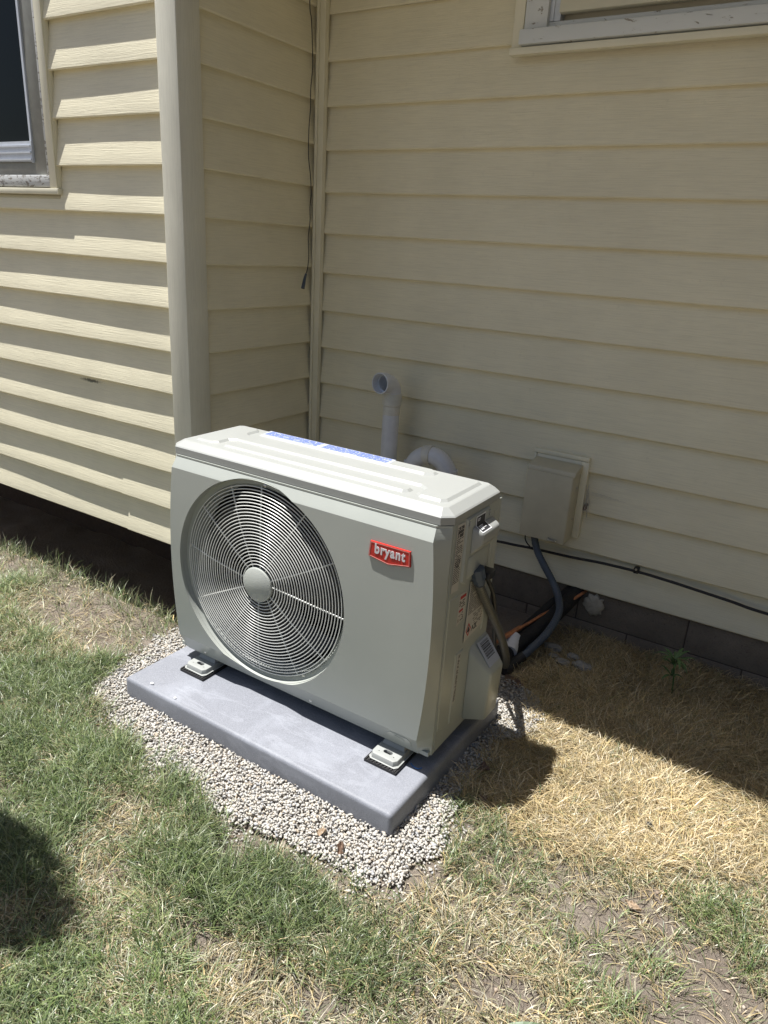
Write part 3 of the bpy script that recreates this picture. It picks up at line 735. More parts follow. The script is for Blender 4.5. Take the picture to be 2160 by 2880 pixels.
pig = [HW(*p) for p in ((.681, 1.10, .215), (.678, 1.105, .19), (.683, 1.12, .165), (.694, 1.145, .140), (.70, 1.150, .132))]
one('ground_wire', tube(pig, .0022, 8), 'black', 'thin black wire drooping from the box underside to the wall cable', 'wire', smooth=True)

# conduit from the box, looping at the ground to the unit
c1_ = hmap([(.708, 1.118, .225), (.712, 1.118, .190), (.732, 1.112, .145), (.768, 1.100, .103), (.812, 1.088, .055), (.848, 1.06, .020), (.879, 1.00, -.004), (.889, .93, -.022), (.884, .87, -.045), (.868, .82, -.070), (.846, .765, -.098), (.830, .735, -.112)])
cd = Thing('flexible_conduit', 'blue grey flexible conduit curving down from the electrical box to the ground', 'conduit', c1_[-1])
cd.part('hose', tube(c1_, .0135, 14, 8, rib=.022, ribstep=.0022), 'conduit', smooth=True)
cd.part('connector', tube([c1_[-2], c1_[-1], (.815, .70, -.118)], .0175, 14, 3), 'black', smooth=True)
cd.part('hose_end', tube([c1_[-3], (c1_[-3][0]-.012, c1_[-3][1]-.03, c1_[-3][2]-.014)], .0140, 14, 3), 'conduit', smooth=True)
w_ = [(.912, .150, .440), (0.907, 0.158, 0.432), (0.907, 0.2, 0.379), (0.903, 0.26, 0.314), (0.895, 0.33, 0.245), (0.885, 0.41, 0.163), (0.873, 0.49, 0.075), (0.856, 0.56, -0.0), (0.84, 0.6, -0.049)]
wh = Thing('unit_whip', 'dusty grey flexible conduit hanging from the side of the unit', 'conduit', w_[-1])
wh.part('hose', tube(w_, .0118, 14, 8, rib=.03, ribstep=.0022), 'conduit2', smooth=True)
wh.part('locknut', tube([(.830, .622, -.083), (.838, .655, -.090)], .0155, 8, 2, smoothpath=False), 'dark')
one('control_cable', tube([(0.889, 0.2, 0.453), (0.899, 0.205, 0.441), (0.911, 0.22, 0.408), (0.913, 0.24, 0.378), (0.907, 0.28, 0.315), (0.892, 0.33, 0.246), (0.869, 0.4, 0.161), (0.853, 0.46, 0.079)], .006, 10, 8), 'black', 'thin black cable hanging behind the grey conduit on the unit side', 'cable', smooth=True)
ls = [HW(*p) for p in ((.885, 1.22, .000), (.878, 1.15, -.016), (.866, 1.06, -.034), (.845, .95, -.058), (.820, .86, -.080), (.795, .78, -.092), (.77, .68, -.085), (.74, .55, -.02), (.72, .44, .08), (.70, .34, .12), (.70, .275, .12))]
one('insulated_line', tube(ls, .029, 16, 6), 'foam_black', 'fat black foam insulated line running from the foundation to the unit', 'insulated pipe', smooth=True)
ls2 = [HW(*p) for p in ((.86, 1.22, -.008), (.845, 1.13, -.018), (.815, 1.02, -.050), (.79, .90, -.082), (.79, .80, -.100), (.80, .72, -.105), (.78, .62, -.09), (.75, .5, .0), (.74, .4, .06), (.74, .275, .07))]
one('insulated_line', tube(ls2, .021, 14, 6), 'foam_black', 'slimmer black foam line half hidden behind the fat one at the foundation', 'insulated pipe', smooth=True)
cp = [HW(*p) for p in ((.918, 1.20, .006), (.905, 1.15, .001), (.875, 1.075, -.018), (.835, .985, -.030), (.805, .90, -.044), (.780, .82, -.052), (.762, .74, -.055), (.745, .62, -.045), (.73, .50, .01), (.72, .38, .09), (.72, .275, .10))]
cpt = Thing('copper_pipe', 'bare copper refrigerant pipe lying over the black insulated line', 'copper pipe', cp[6])
cpt.part('tube', tube(cp, .0062, 10, 8), 'copper', smooth=True)
cpt.part('fitting', tube([HW(.790, .855, -.048), HW(.765, .755, -.054)], .0098, 12, 2), 'copper', smooth=True)
one('pipe_stub', tube([(.776, .83, -.072), (.792, .755, -.090)], .026, 24, 2, smoothpath=False), 'pvc', 'short white capped pipe stub beside the conduit end on the ground', 'pipe stub', smooth=True)
# sealant lump at the hole
V, F = [], []; rd = random.Random(9); nn = 26; ctr = HW(.955, 1.186, -.036)
ringp = []
for i in range(nn):
    a = 2*math.pi*i/nn; r = (.036+.014*rd.random())*(1.0 if math.sin(a) > -.2 else 1.05)
    ringp.append((math.cos(a)*r*.95, math.sin(a)*r))
for k, (sc_, d) in enumerate(((1, 0), (.9, -.006), (.6, -.010), (.3, -.011))):
    for x, z in ringp: V.append((ctr[0]+x*sc_+rd.uniform(-.001, .001), ctr[1]+d+rd.uniform(-.002, .002), ctr[2]+z*sc_+rd.uniform(-.002, .002)))
for k in range(3):
    for i in range(nn): F.append((k*nn+i, k*nn+(i+1) % nn, (k+1)*nn+(i+1) % nn, (k+1)*nn+i))
F.append(tuple(range(3*nn, 4*nn)))
one('sealant_patch', (V, F), 'sealant', 'lumpy pale sealant patch on the foundation where the pipes enter', 'sealant', smooth=True)

# hanging wire in the inside corner
hw = [HW(-.386, t, z) for t, z in ((1.080, 2.30), (1.084, 2.02), (1.097, 1.957), (1.108, 1.824), (1.099, 1.74), (1.100, 1.681), (1.092, 1.60), (1.093, 1.51), (1.106, 1.45), (1.114, 1.385), (1.108, 1.33), (1.110, 1.28), (1.101, 1.22), (1.103, 1.186), (1.106, 1.146), (1.100, 1.10), (1.090, 1.077))]
hg = Thing('hanging_wire', 'thin dark wire with a plug dangling beside the inside corner of the walls', 'wire', hw[-1])
hg.part('wire', tube(hw, .0019, 6, 6), 'black', smooth=True)
hg.part('plug', tube([hw[-1], HW(-.386, 1.081, 1.055), HW(-.384, 1.068, 1.020)], lambda t: .0042+.0035*t, 10, 4), 'conduit', smooth=True)

# ------------------------------------------------------------------ dried leaves, chips, weeds
def crumpled_leaf(c, L, wd, rot, seed, curl=.4, up_=.006):
    rd = random.Random(seed); V, F = [], []; n, m = 8, 6
    for i in range(n+1):
        u = i/n; half = wd*.5*math.sin(math.pi*min(1, u*.96+.02))**.7*(1+.25*math.sin(u*17+seed))
        for j in range(m+1):
            v = (j/m-.5)*2
            x = (u-.5)*L; y = v*half; z = curl*abs(v)**1.5*half+up_*math.sin(u*4+seed)+rd.uniform(-.0015, .0015)+.004*math.sin(v*4+u*7)
            V.append((c[0]+x*math.cos(rot)-y*math.sin(rot), c[1]+x*math.sin(rot)+y*math.cos(rot), c[2]+.008+z))
    for i in range(n):
        for j in range(m): q = i*(m+1)+j; F.append((q, q+1, q+m+2, q+m+1))
    return V, F
def gzs(x, y): return float(gz(x, y))
LV = [(.766, -.271, .024, .018, .6, 'leaf_tan', 'pale pinkish dried leaf on gravel in front of the slab middle'),
      (.832, -.285, .030, .015, 2.2, 'leaf_brown', 'curled dark brown dried leaf on gravel at the lawn edge'),
      (.975, .160, .044, .032, .3, 'leaf_brown', 'brown leaf in the unit shadow on dark gravel'),
      (.861, .615, .060, .040, 1.4, 'leaf_brown', 'large crumpled brown leaf beside the valve cover near the pipes'),
      (.893, .600, .050, .034, .2, 'leaf_brown', 'second crumpled leaf right of the largest one near the pipes'),
      (1.426, -.029, .036, .014, .1, 'leaf_tan', 'pale tan leaf lying on bare soil at right'),
      (1.02, .06, .036, .022, 1.0, 'leaf_brown', 'brown leaf at the edge of straw beside the grass tuft')]
for i, (x, y, L, wd, rot, mt, lab) in enumerate(LV):
    one('dried_leaf', crumpled_leaf((x, y, gzs(x, y)+.012), L, wd, rot, i+3), mt, lab, 'leaf', group='dried leaves on the ground')
lf = crumpled_leaf((0, 0, 0), .034, .022, 1.2, 31, 1.2)
ctr = HW(.868, TB-.006, .345)
cw = Thing('cobweb', 'grey cobweb with a dead leaf caught beside the electrical box', 'cobweb', ctr)
gs = []
rd = random.Random(3)
for i in range(16):
    a = HW(.862+rd.uniform(-.004, .01), TB-.010, .40+rd.uniform(-.03, .04)); b = HW(.868+rd.uniform(-.012, .018), TB-.006-rd.random()*.008, .335+rd.uniform(-.05, .03))
    gs.append(tube([a, ((a[0]+b[0])/2+.004, (a[1]+b[1])/2-.002, (a[2]+b[2])/2-.006), b], .0005, 4, 3))
for i in range(4):
    a = HW(.872, TB-.008, .405-.004*i); b = HW(.93+.025*i, TB+.002, .400-.003*i); gs.append(tube([a, b], .00045, 4, 2))
cw.part('threads', join(*gs), 'web')
cw.part('dead_leaf', ([(ctr[0]+v[0]*.8, ctr[1]-.004+v[2]*.5, ctr[2]+v[1]) for v in lf[0]], lf[1]), 'leaf_brown')
chips = [(.878, .968, .030, 'flat pale concrete chip nearest the foundation under the box'), (.961, .942, .022, 'small pale chip between the flat chip and the foundation'), (.947, .872, .026, 'pale chip in the middle of the rubble group'), (1.010, .893, .030, 'rounded concrete lump at the right of the rubble group'), (.905, .900, .018, 'smallest concrete chip left of the rounded lump')]
for i, (x, y, r, lab) in enumerate(chips):
    rd = random.Random(i); bm = bmesh.new(); bmesh.ops.create_icosphere(bm, subdivisions=2, radius=r)
    for v_ in bm.verts: v_.co = Vector((v_.co.x*1.1, v_.co.y*.8, v_.co.z*.42))*rd.uniform(.75, 1.2)+Vector((x, y, gzs(x, y)+.026))
    g_ = ([tuple(v_.co) for v_ in bm.verts], [tuple(q.index for q in f_.verts) for f_ in bm.faces]); bm.free()
    one('concrete_chip', g_, 'concrete', lab, 'concrete chip', group='concrete chips by the foundation')
def blade_leaf(p0, az, L, wd, rise, droop, n=6):
    V, F = [], []
    for i in range(n+1):
        u = i/n; r = L*u; z = rise*math.sin(u*math.pi*.5)*L-droop*L*u*u; h = wd*.5*math.sin(math.pi*(u*.92+.06))**.8
        c, s = math.cos(az), math.sin(az)
        for sg in (-1, 0, 1): V.append((p0[0]+c*r-s*h*sg, p0[1]+s*r+c*h*sg, p0[2]+z-(0 if sg else .12*h*2)))
    for i in range(n):
        for j in range(2): q = i*3+j; F.append((q, q+1, q+4, q+3))
    return V, F
wd_ = Thing('weed', 'dark green weed with narrow finger leaves growing against the foundation', 'weed', (1.300, .925, -.16))
wd_.part('stem', tube([(1.306, .93, -.165), (1.303, .93, -.10), (1.296, .925, -.04), (1.292, .922, -.012)], .0028, 6), 'green_leaf', smooth=True)
gs = []; rd = random.Random(2)
for k, (zz, cnt, L) in enumerate(((-.012, 12, .062), (-.030, 7, .055), (-.07, 5, .05))):
    for i in range(cnt): gs.append(blade_leaf((1.293, .922, zz), 6.28*i/cnt+rd.random()*.5, L*rd.uniform(.7, 1.1), .010, rd.uniform(.3, .8), rd.uniform(.1, .7)))
wd_.part('foliage', join(*gs), 'green_leaf')
w2_ = Thing('weed', 'light green broad blade weed at the bottom edge of the lawn', 'weed', (1.392, -.378, -.12))
gs = []
for az, L, wv, rise, dr in ((3.62, .105, .009, .25, .25), (3.95, .06, .008, .35, .2), (4.5, .05, .009, .5, .2), (.4, .045, .009, .5, .2), (5.6, .06, .009, .6, .1)):
    gs.append(blade_leaf((1.392, -.378, gzs(1.392, -.378)+.012), az, L, wv, rise, dr))
w2_.part('foliage', join(*gs), 'weed_leaf')
w3_ = Thing('weed', 'small pale green weed sprouting at the left gravel edge', 'weed', (-.04, .02, -.12))
gs = []
for i in range(9): gs.append(blade_leaf((-.06+rd.uniform(-.02, .03), .01+rd.uniform(-.02, .02), -.115), rd.random()*6.28, rd.uniform(.03, .055), .013, .6, .5))
w3_.part('foliage', join(*gs), 'green_leaf')
bm = bmesh.new(); bmesh.ops.create_icosphere(bm, subdivisions=2, radius=.008)
one('black_pebble', ([(v.co.x*1.3+1.395, v.co.y+.223, v.co.z*.6-.092) for v in bm.verts], [tuple(q.index for q in f.verts) for f in bm.faces]), 'black', 'small black pebble lying on the sunlit straw', 'pebble', smooth=True); bm.free()
for lab, pts in (('bleached white stem lying on soil near the pale leaf', [(1.425, .010, -.10), (1.445, .026, -.094), (1.47, .045, -.098), (1.452, .022, -.096)]),
                 ('long straight white stem lying flat in the bottom grass', [(1.19, -.34, -.09), (1.25, -.355, -.086), (1.30, -.33, -.088), (1.325, -.318, -.092)])):
    one('dry_stem', tube(pts, .00055, 5), 'leaf_tan', lab, 'stem', group='bleached stems')

# ------------------------------------------------------------------ a shrub standing outside the picture, whose shade falls on the lawn
tr = Thing('leafy_tree', 'slim green young tree beyond the left edge, shading the near lawn', 'tree', (-.95, -1.12, -.12))
tr.part('trunk', tube([(-.95, -1.12, -.2), (-.94, -1.11, .6), (-.92, -1.08, 1.3), (-.90, -1.05, 1.9)], lambda t: .03*(1-.6*t), 10), 'bark', smooth=True)
nL = 1300; th = RNG.random(nL)*6.283; rr = RNG.random(nL)**.5; zz = RNG.random(nL)*2-1
cxy = np.stack([-.40+.27*rr*np.cos(th), -1.02+.13*rr*np.sin(th), 1.75+.30*zz], -1)
for p in ((-.60, -1.02, 1.7), (-.40, -1.0, 1.75), (-.25, -1.0, 1.8)):
    tr.part('limb', tube([(-.91, -1.07, 1.55), ((p[0]-.91)/2, (p[1]-1.07)/2, p[2]-.03), p], .006, 6), 'bark')
az = RNG.random(nL)*6.283; s_ = .028; V = []
for p, a in zip(cxy, az):
    c, s = math.cos(a)*s_, math.sin(a)*s_; t = random.uniform(-.5, .5)*s_
    V += [(p[0]-c, p[1]-s, p[2]), (p[0]+s*.5, p[1]-c*.5, p[2]+t), (p[0]+c, p[1]+s, p[2]), (p[0]-s*.5, p[1]+c*.5, p[2]-t)]
tr.part('crown', (V, [(4*i, 4*i+1, 4*i+2, 4*i+3) for i in range(nL)]), 'green_leaf')

# added unseen evergreen mass, cuts sky light from the right onto the walls
def sky_blocker(lab, x0, x1, y0, y1, h):
    hd = Thing('sky_blocker', lab, 'sky_blocker', ((x0+x1)/2, (y0+y1)/2, -.13))
    rd = np.random.default_rng(int(abs(x0*10+y0*7))); nx_ = max(2, int((x1-x0)/.35)); ny_ = max(2, int((y1-y0)/.35)); V, F = [], []
    V8, F8 = box(x0+.12, x1-.12, y0+.12, y1-.12, -.2, h-.12)
    hd.part('branches', (V8, F8), 'bark')
    n = int(((x1-x0)+(y1-y0))*2*h*230); a = rd.random(n)
    per = np.array([x1-x0, y1-y0, x1-x0, y1-y0]); side = rd.choice(5, n, p=np.append(per*h, (x1-x0)*(y1-y0))/(per.sum()*h+(x1-x0)*(y1-y0)))
    px = np.where(side == 1, x1, np.where(side == 3, x0, x0+rd.random(n)*(x1-x0))); py = np.where(side == 0, y0, np.where(side == 2, y1, y0+rd.random(n)*(y1-y0)))
    pz = np.where(side == 4, h, rd.random(n)*h-.1); P = np.stack([px, py, pz], -1)+rd.normal(0, .07, (n, 3))
    u = rd.normal(size=(n, 3)); u /= np.linalg.norm(u, axis=1)[:, None]; v = np.cross(u, rd.normal(size=(n, 3))); v /= np.linalg.norm(v, axis=1)[:, None]
    Q = np.stack([P-u*.05, P+v*.028, P+u*.05, P-v*.028], 1).reshape(-1, 3)-np.array(hd.base)
    o = np_mesh('foliage', Q, np.arange(n*4), np.arange(n)*4, 'sky_blocker_leaf'); o.parent = hd.o
sky_blocker('added dark evergreen screen, unseen, blocking sky light from the right', 4.7, 5.5, -6.0, .9, 3.4)

# ------------------------------------------------------------------ gravel
GP = [(-.23, .10), (-.19, -.10), (-.12, -.245), (.10, -.285), (.32, -.325), (.62, -.365), (.84, -.325), (.985, -.275), (1.00, -.16), (.950, -.06), (.945, .10), (.975, .33), (.985, .48), (.93, .58), (.6, .60), (-.1, .5), (-.24, .28)]
def inpoly(x, y, P):
    ins = np.zeros(x.shape, bool); n = len(P)
    for i in range(n):
        (x0, y0), (x1, y1) = P[i], P[(i+1) % n]
        c = ((y0 > y) != (y1 > y)) & (x < (x1-x0)*(y-y0)/(y1-y0+1e-12)+x0); ins ^= c
    return ins
def polydist(x, y, P):
    d = np.full(x.shape, 9.)
    for i in range(len(P)):
        a = np.array(P[i]); b = np.array(P[(i+1) % len(P)]); ab = b-a
        t = np.clip(((x-a[0])*ab[0]+(y-a[1])*ab[1])/(ab@ab), 0, 1); d = np.minimum(d, np.hypot(x-a[0]-t*ab[0], y-a[1]-t*ab[1]))
    return np.where(inpoly(x, y, P), -d, d)
def stones():
    tm = []; NVT = 11
    for k in range(14):
        rd = np.random.default_rng(k); best = None
        for _ in range(400):
            p = rd.normal(size=(NVT, 3)); p /= np.linalg.norm(p, axis=1)[:, None]
            dm = np.linalg.norm(p[:, None]-p[None], axis=2)+np.eye(NVT)*9
            if best is None or dm.min() > best[0]: best = (dm.min(), p)
        p = best[1]*rd.uniform(.72, 1.15, (NVT, 1))*np.array([rd.uniform(1.05, 1.45), rd.uniform(.75, 1), rd.uniform(.42, .7)])
        bm = bmesh.new(); vs = [bm.verts.new(q) for q in p]; bmesh.ops.convex_hull(bm, input=vs)
        bmesh.ops.triangulate(bm, faces=bm.faces); bm.verts.ensure_lookup_table(); bm.verts.index_update()
        p = np.array([v.co[:] for v in bm.verts]); f_ = [[v.index for v in f.verts] for f in bm.faces]; bm.free()
        while len(f_) < 2*NVT-4: f_.append(f_[0])
        tm.append((p, np.array(f_)))
    step = .0068; gx, gy = np.meshgrid(np.arange(-.34, 1.16, step), np.arange(-.50, .70, step))
    P = []
    for layer in range(3):
        x = gx.ravel()+RNG.uniform(-.5, .5, gx.size)*step; y = gy.ravel()+RNG.uniform(-.5, .5, gx.size)*step
        d = polydist(x, y, GP)+.085*(vnoise(x, y, 9)-.5)+.03*(vnoise(x, y, 30)-.5)
        keep = (RNG.random(x.size) < np.clip(1-(d+.005)/.085, 0, 1)**2.2)
        keep &= ~((x > -.03) & (x < .892) & (y > -.180) & (y < .41))
        if layer: keep &= (RNG.random(x.size) < (.9, .9, .55)[layer]) & (d < .01)
        x, y = x[keep], y[keep]
        lvl = -.1065+.0048*layer+.006*(vnoise(x, y, 7)-.5); z = np.where(d[keep] < .01, lvl, np.maximum(gz(x, y)+.003+.005*layer, -.2))+RNG.uniform(-.003, .003, x.size)
        P.append(np.stack([x, y, z, d[keep]], -1))
    P = np.concatenate(P); n = len(P)
    kind = RNG.integers(0, 14, n); r = RNG.uniform(.0030, .0056, n)*np.where(RNG.random(n) < .05, 1.4, 1)
    q = RNG.normal(size=(n, 4)); q[:, 1:3] *= .28; q /= np.linalg.norm(q, axis=1)[:, None]
    w_, x_, y_, z_ = q.T
    R_ = np.stack([1-2*(y_*y_+z_*z_), 2*(x_*y_-z_*w_), 2*(x_*z_+y_*w_), 2*(x_*y_+z_*w_), 1-2*(x_*x_+z_*z_), 2*(y_*z_-x_*w_), 2*(x_*z_-y_*w_), 2*(y_*z_+x_*w_), 1-2*(x_*x_+y_*y_)], -1).reshape(n, 3, 3)
    pal = np.array([(.44, .42, .38), (.42, .40, .37), (.46, .43, .38), (.38, .365, .34), (.43, .38, .31), (.30, .305, .315), (.48, .465, .43), (.36, .30, .23), (.40, .395, .39)])
    pr_ = np.array([.22, .18, .15, .12, .09, .05, .12, .02, .05]); ci = RNG.choice(9, n, p=pr_/pr_.sum())
    colr = pal[ci]*RNG.uniform(1.0, 1.22, (n, 1))*np.array([[1.0, 1, 1.0]])
    nv = len(tm[0][0]); V = np.zeros((n, nv, 3)); Fs = np.zeros((n, len(tm[0][1]), 3), int)
    for k in range(14):
        s = kind == k; V[s] = np.einsum('nij,vj->nvi', R_[s], tm[k][0])*r[s][:, None, None]+P[s][:, None, :3]; Fs[s] = tm[k][1][None]
    Fs += (np.arange(n)*nv)[:, None, None]
    o = np_mesh('gravel', V.reshape(-1, 3), Fs.reshape(-1), np.arange(n*len(tm[0][1]))*3, 'stone', np.repeat(colr, nv, 0))
    o['kind'] = 'stuff'; o['label'] = 'pale crushed stone gravel bed around the slab'; o['category'] = 'gravel'; print('stones', n)
stones()

# ------------------------------------------------------------------ grass and straw
def blades(name, x, y, L, wd, lean0, lean1, az, col, label, cat, zoff=0.0, tipk=1.0):
    n = len(x); z = gz(x, y)+zoff; P = [np.stack([x, y, z], -1)]
    d2 = np.stack([np.cos(az), np.sin(az)], -1)
    for k, t in enumerate((0, .45, 1.0)):
        th_ = lean0+(lean1-lean0)*t; seg = (L*(.36, .34, .30)[k])[:, None]
        P.append(P[-1]+seg*np.concatenate([d2*np.sin(th_)[:, None], np.cos(th_)[:, None]], 1))
        P[-1][:, 2] = np.maximum(P[-1][:, 2], z+.002)
    tw = az+np.pi/2+RNG.uniform(-.7, .7, n); sd = np.stack([np.cos(tw), np.sin(tw), RNG.uniform(-.3, .3, n)], -1)*(wd*.5)[:, None]
    V = np.stack([P[0]-sd*.8, P[0]+sd*.8, P[1]-sd, P[1]+sd, P[2]-sd*.75, P[2]+sd*.75, P[3]], 1)
    base = (np.arange(n)*7)[:, None]
    L_ = np.concatenate([base+np.array([[0, 1, 3, 2]]), base+np.array([[2, 3, 5, 4]]), base+np.array([[4, 5, 6]])], 1)
    st = (np.arange(n)*11)[:, None]+np.array([[0, 4, 8]])
    C_ = np.repeat(col[:, None, :], 7, 1)
    o = np_mesh(name, V.reshape(-1, 3), L_.ravel(), st.ravel(), 'blade', C_.reshape(-1, 3))
    o['kind'] = 'stuff'; o['label'] = label; o['category'] = cat; print(name, n)
def viewmask(x, y, m=.25):
    """1 in and around the part of the yard the picture shows, thinning away from it"""
    dx, dy = x-CAMP[0], y-CAMP[1]; dist = np.hypot(dx, dy); a = np.degrees(np.arctan2(dx, dy))
    k = sstep(-78, -64, a)*sstep(22, 8, a)*sstep(.55, .85, dist)
    return k
def strawline(x): return np.interp(x, [.9, 1.0, 1.06, 1.22, 1.38, 1.51, 1.66, 2.4], [.10, .03, .04, .058, .06, .165, .23, .35])
SOILS = [(1.472, .000, .10, .05), (1.56, -.075, .12, .07), (1.637, -.132, .15, .09), (1.40, -.10, .09, .05), (1.30, -.36, .10, .05), (1.58, -.22, .13, .08), (1.44, -.20, .08, .05), (1.02, -.04, .05, .04), (1.75, -.25, .2, .12), (.62, -.43, .07, .05), (.70, -.62, .08, .05), (.30, -.36, .06, .04)]
def soilmask(x, y):
    s = np.zeros_like(x)
    for cx, cy, rx, ry in SOILS: s = np.maximum(s, 1-sstep(.55, 1.25, np.hypot((x-cx)/rx, (y-cy)/ry)+.5*(vnoise(x, y, 14)-.5)))
    bank = sstep(-.10, .02, y+.26*(vnoise(x, y, 5)-.5)-.02*x)*sstep(.06, -.20, x)
    return np.maximum(s*.93, bank*.94)
GREENS = np.array([[1.06, 1.03, .92]])*np.array([(.13, .185, .07), (.10, .15, .06), (.17, .225, .10), (.08, .125, .065), (.22, .26, .13), (.15, .195, .12), (.26, .30, .19)])
STRAWS = np.array([(.54, .43, .24), (.60, .50, .31), (.46, .36, .20), (.64, .57, .40), (.36, .28, .17), (.55, .44, .22)])
DULL = np.array([(.29, .27, .17), (.36, .33, .23), (.23, .22, .13), (.43, .40, .30)])
def pick(pal, n): return pal[RNG.integers(0, len(pal), n)]*RNG.uniform(.55, 1.45, (n, 1))
def field():
    # --- lawn: clumped tufts
    nt_ = 62000; tx = RNG.uniform(-2.9, 3.0, nt_*3); ty = RNG.uniform(-1.7, .5, nt_*3)
    vm = viewmask(tx, ty); pr = np.where(vm > .02, vm, 0)*1+.05
    cl = vnoise(tx, ty, 7)*.6+vnoise(tx, ty, 2.3)*.5
    pr *= .20+1.15*sstep(.32, .72, cl)
    pr *= 1-soilmask(tx, ty); gd = polydist(tx, ty, GP); pr *= sstep(-.015, .05, gd+.06*(vnoise(tx, ty, 11)-.5))
    sl_ = ty-strawline(tx); pr *= np.where(tx > .93, 1-sstep(-.03, .03, sl_+.05*(vnoise(tx, ty, 9)-.5)), 1)
    pr *= np.where(tx > .95, .78, 1.0)
    k = RNG.random(tx.size) < pr; tx, ty = tx[k], ty[k]; m = len(tx); nb = RNG.integers(4, 10, m)
    taz = RNG.uniform(0, 6.283, m)+vnoise(tx, ty, 2)*3; dry = sstep(.42, .72, vnoise(tx, ty, 3.3)*.55+vnoise(tx+5, ty, 9)*.45)
    dry = np.clip(dry*.75+.08+.34*sstep(.75, 1.05, tx), 0, .88)
    idx = np.repeat(np.arange(m), nb); n = len(idx)
    x = tx[idx]+RNG.normal(0, .008, n); y = ty[idx]+RNG.normal(0, .008, n)
    az = taz[idx]+RNG.normal(0, .55, n); isd = RNG.random(n) < dry[idx]
    L = RNG.uniform(.030, .092, n)*np.where(isd, .85, 1.0)*(.6+.7*vnoise(x, y, 4))*np.where(x > .9, .75, 1.0); wd = RNG.uniform(.0009, .0022, n)*np.where(RNG.random(n) < .03, 1.9, 1)
    l0 = RNG.uniform(.15, .9, n)+np.where(isd, .45, 0); l1 = l0+RNG.uniform(.4, 1.3, n)
    tone = (.75+.5*vnoise(x, y, 3))[:, None]
    col = np.where(isd[:, None], np.where(RNG.random((n, 1)) < .5, pick(DULL, n), pick(STRAWS, n)*.85), pick(GREENS, n)*tone)
    blades('grass', x, y, L, wd, l0, np.minimum(l1, 2.0), az, col, 'patchy green lawn grass with dry blades mixed in', 'grass')
    # --- flat thatch under the lawn
    n = 120000; x = RNG.uniform(-2.5, 2.8, n); y = RNG.uniform(-1.6, .45, n); pr = (viewmask(x, y)+.03)*(1-.86*soilmask(x, y))*sstep(-.02, .05, polydist(x, y, GP)+.05*(vnoise(x, y, 11)-.5))
    k = RNG.random(n) < pr; x, y = x[k], y[k]; n = len(x)
    col = np.where(RNG.random((n, 1)) < .6, pick(DULL, n)*.85, pick(STRAWS, n)*np.where(x > .8, .8, .7)[:, None])
    blades('thatch', x, y, RNG.uniform(.02, .05, n), RNG.uniform(.0011, .002, n), RNG.uniform(1.2, 1.5, n), RNG.uniform(1.3, 1.75, n), RNG.uniform(0, 6.283, n), col, 'dead thatch lying flat between the lawn blades', 'thatch', .003)
    # --- straw bed right of the unit
    n = 230000; x = RNG.uniform(.78, 2.9, n); y = RNG.uniform(-.08, 1.19, n)
    pr = (viewmask(x, y)*.95+.08)*sstep(-.045, .03, y-strawline(x)+.05*(vnoise(x, y, 9)-.5))*sstep(-.03, .04, polydist(x, y, GP)+.04*(vnoise(x, y, 12)-.5))*(.55+.7*sstep(.25, .6, vnoise(x, y, 8)))
    pr *= 1-.8*sstep(.0, -.12, x-.95)*sstep(.5, .7, y)
    k = RNG.random(n) < pr; x, y = x[k], y[k]; n = len(x)
    az = vnoise(x, y, 3.3)*9+RNG.normal(0, 1.5, n)
    grn = (RNG.random(n) < .025)[:, None]
    ton = (.82+.3*vnoise(x, y, 5))[:, None]
    col = np.where(grn, pick(GREENS, n)*1.2, np.where(RNG.random((n, 1)) < .12, pick(DULL, n), pick(STRAWS, n)))*ton
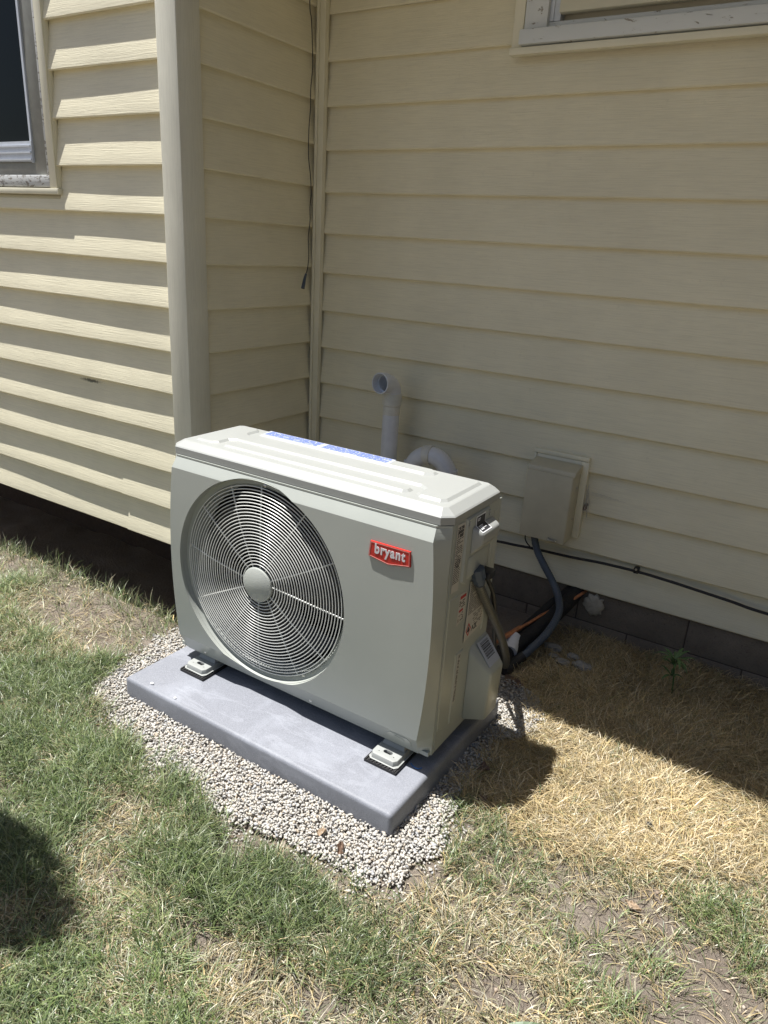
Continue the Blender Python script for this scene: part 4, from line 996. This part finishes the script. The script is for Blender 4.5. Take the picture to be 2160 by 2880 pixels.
    blades('straw', x, y, RNG.uniform(.028, .085, n), RNG.uniform(.0009, .0019, n), RNG.uniform(.5, 1.5, n), RNG.uniform(1.3, 1.95, n), az, col, 'dead yellow straw grass right of the outdoor unit', 'straw', .002)
    # --- sparse stalks on the dark bank by the left wall
    n = 700; x = RNG.uniform(-1.7, -.15, n); y = .20+RNG.normal(0, .05, n)
    st = RNG.random(n) < .3
    col = np.where(st[:, None], pick(DULL, n)*1.1, pick(GREENS, n))
    blades('stalks', x, y, RNG.uniform(.04, .11, n), RNG.uniform(.001, .0017, n), RNG.uniform(0, .5, n), RNG.uniform(.4, 1.3, n), RNG.uniform(0, 6.283, n), col, 'thin seed stalks along the dirt bank under the front wall', 'grass')
field()
# soil crumbs on the bare patches and the bank
def crumbs():
    n = 30000; x = RNG.uniform(-1.8, 2.2, n); y = RNG.uniform(-.9, .45, n)
    k = RNG.random(n) < soilmask(x, y)*.9; x, y = x[k], y[k]; n = len(x)
    z = gz(x, y)+.0008; r = RNG.uniform(.0008, .0032, n)*np.where(RNG.random(n) < .05, 2.2, 1)
    tet = np.array([(1, 0, 0), (-1, 0, 0), (0, 1, 0), (0, -1, 0), (0, 0, .8), (0, 0, -.8)]); Fc = np.array([(0, 2, 4), (2, 1, 4), (1, 3, 4), (3, 0, 4), (2, 0, 5), (1, 2, 5), (3, 1, 5), (0, 3, 5)])
    V = tet[None]*RNG.uniform(.6, 1.3, (n, 6, 1))*r[:, None, None]; a = RNG.random(n)*6.28
    V = np.stack([V[..., 0]*np.cos(a)[:, None]-V[..., 1]*np.sin(a)[:, None], V[..., 0]*np.sin(a)[:, None]+V[..., 1]*np.cos(a)[:, None], V[..., 2]], -1)+np.stack([x, y, z], -1)[:, None]
    F_ = Fc[None]+(np.arange(n)*6)[:, None, None]; c = np.array([(.28, .22, .17), (.36, .29, .23), (.20, .15, .11), (.42, .36, .30)])[RNG.integers(0, 4, n)]
    o = np_mesh('soil_crumbs', V.reshape(-1, 3), F_.ravel(), np.arange(n*8)*3, 'stone', np.repeat(c, 6, 0)); o['kind'] = 'stuff'; o['label'] = 'brown soil crumbs scattered over the bare patches'; o['category'] = 'soil'
crumbs()
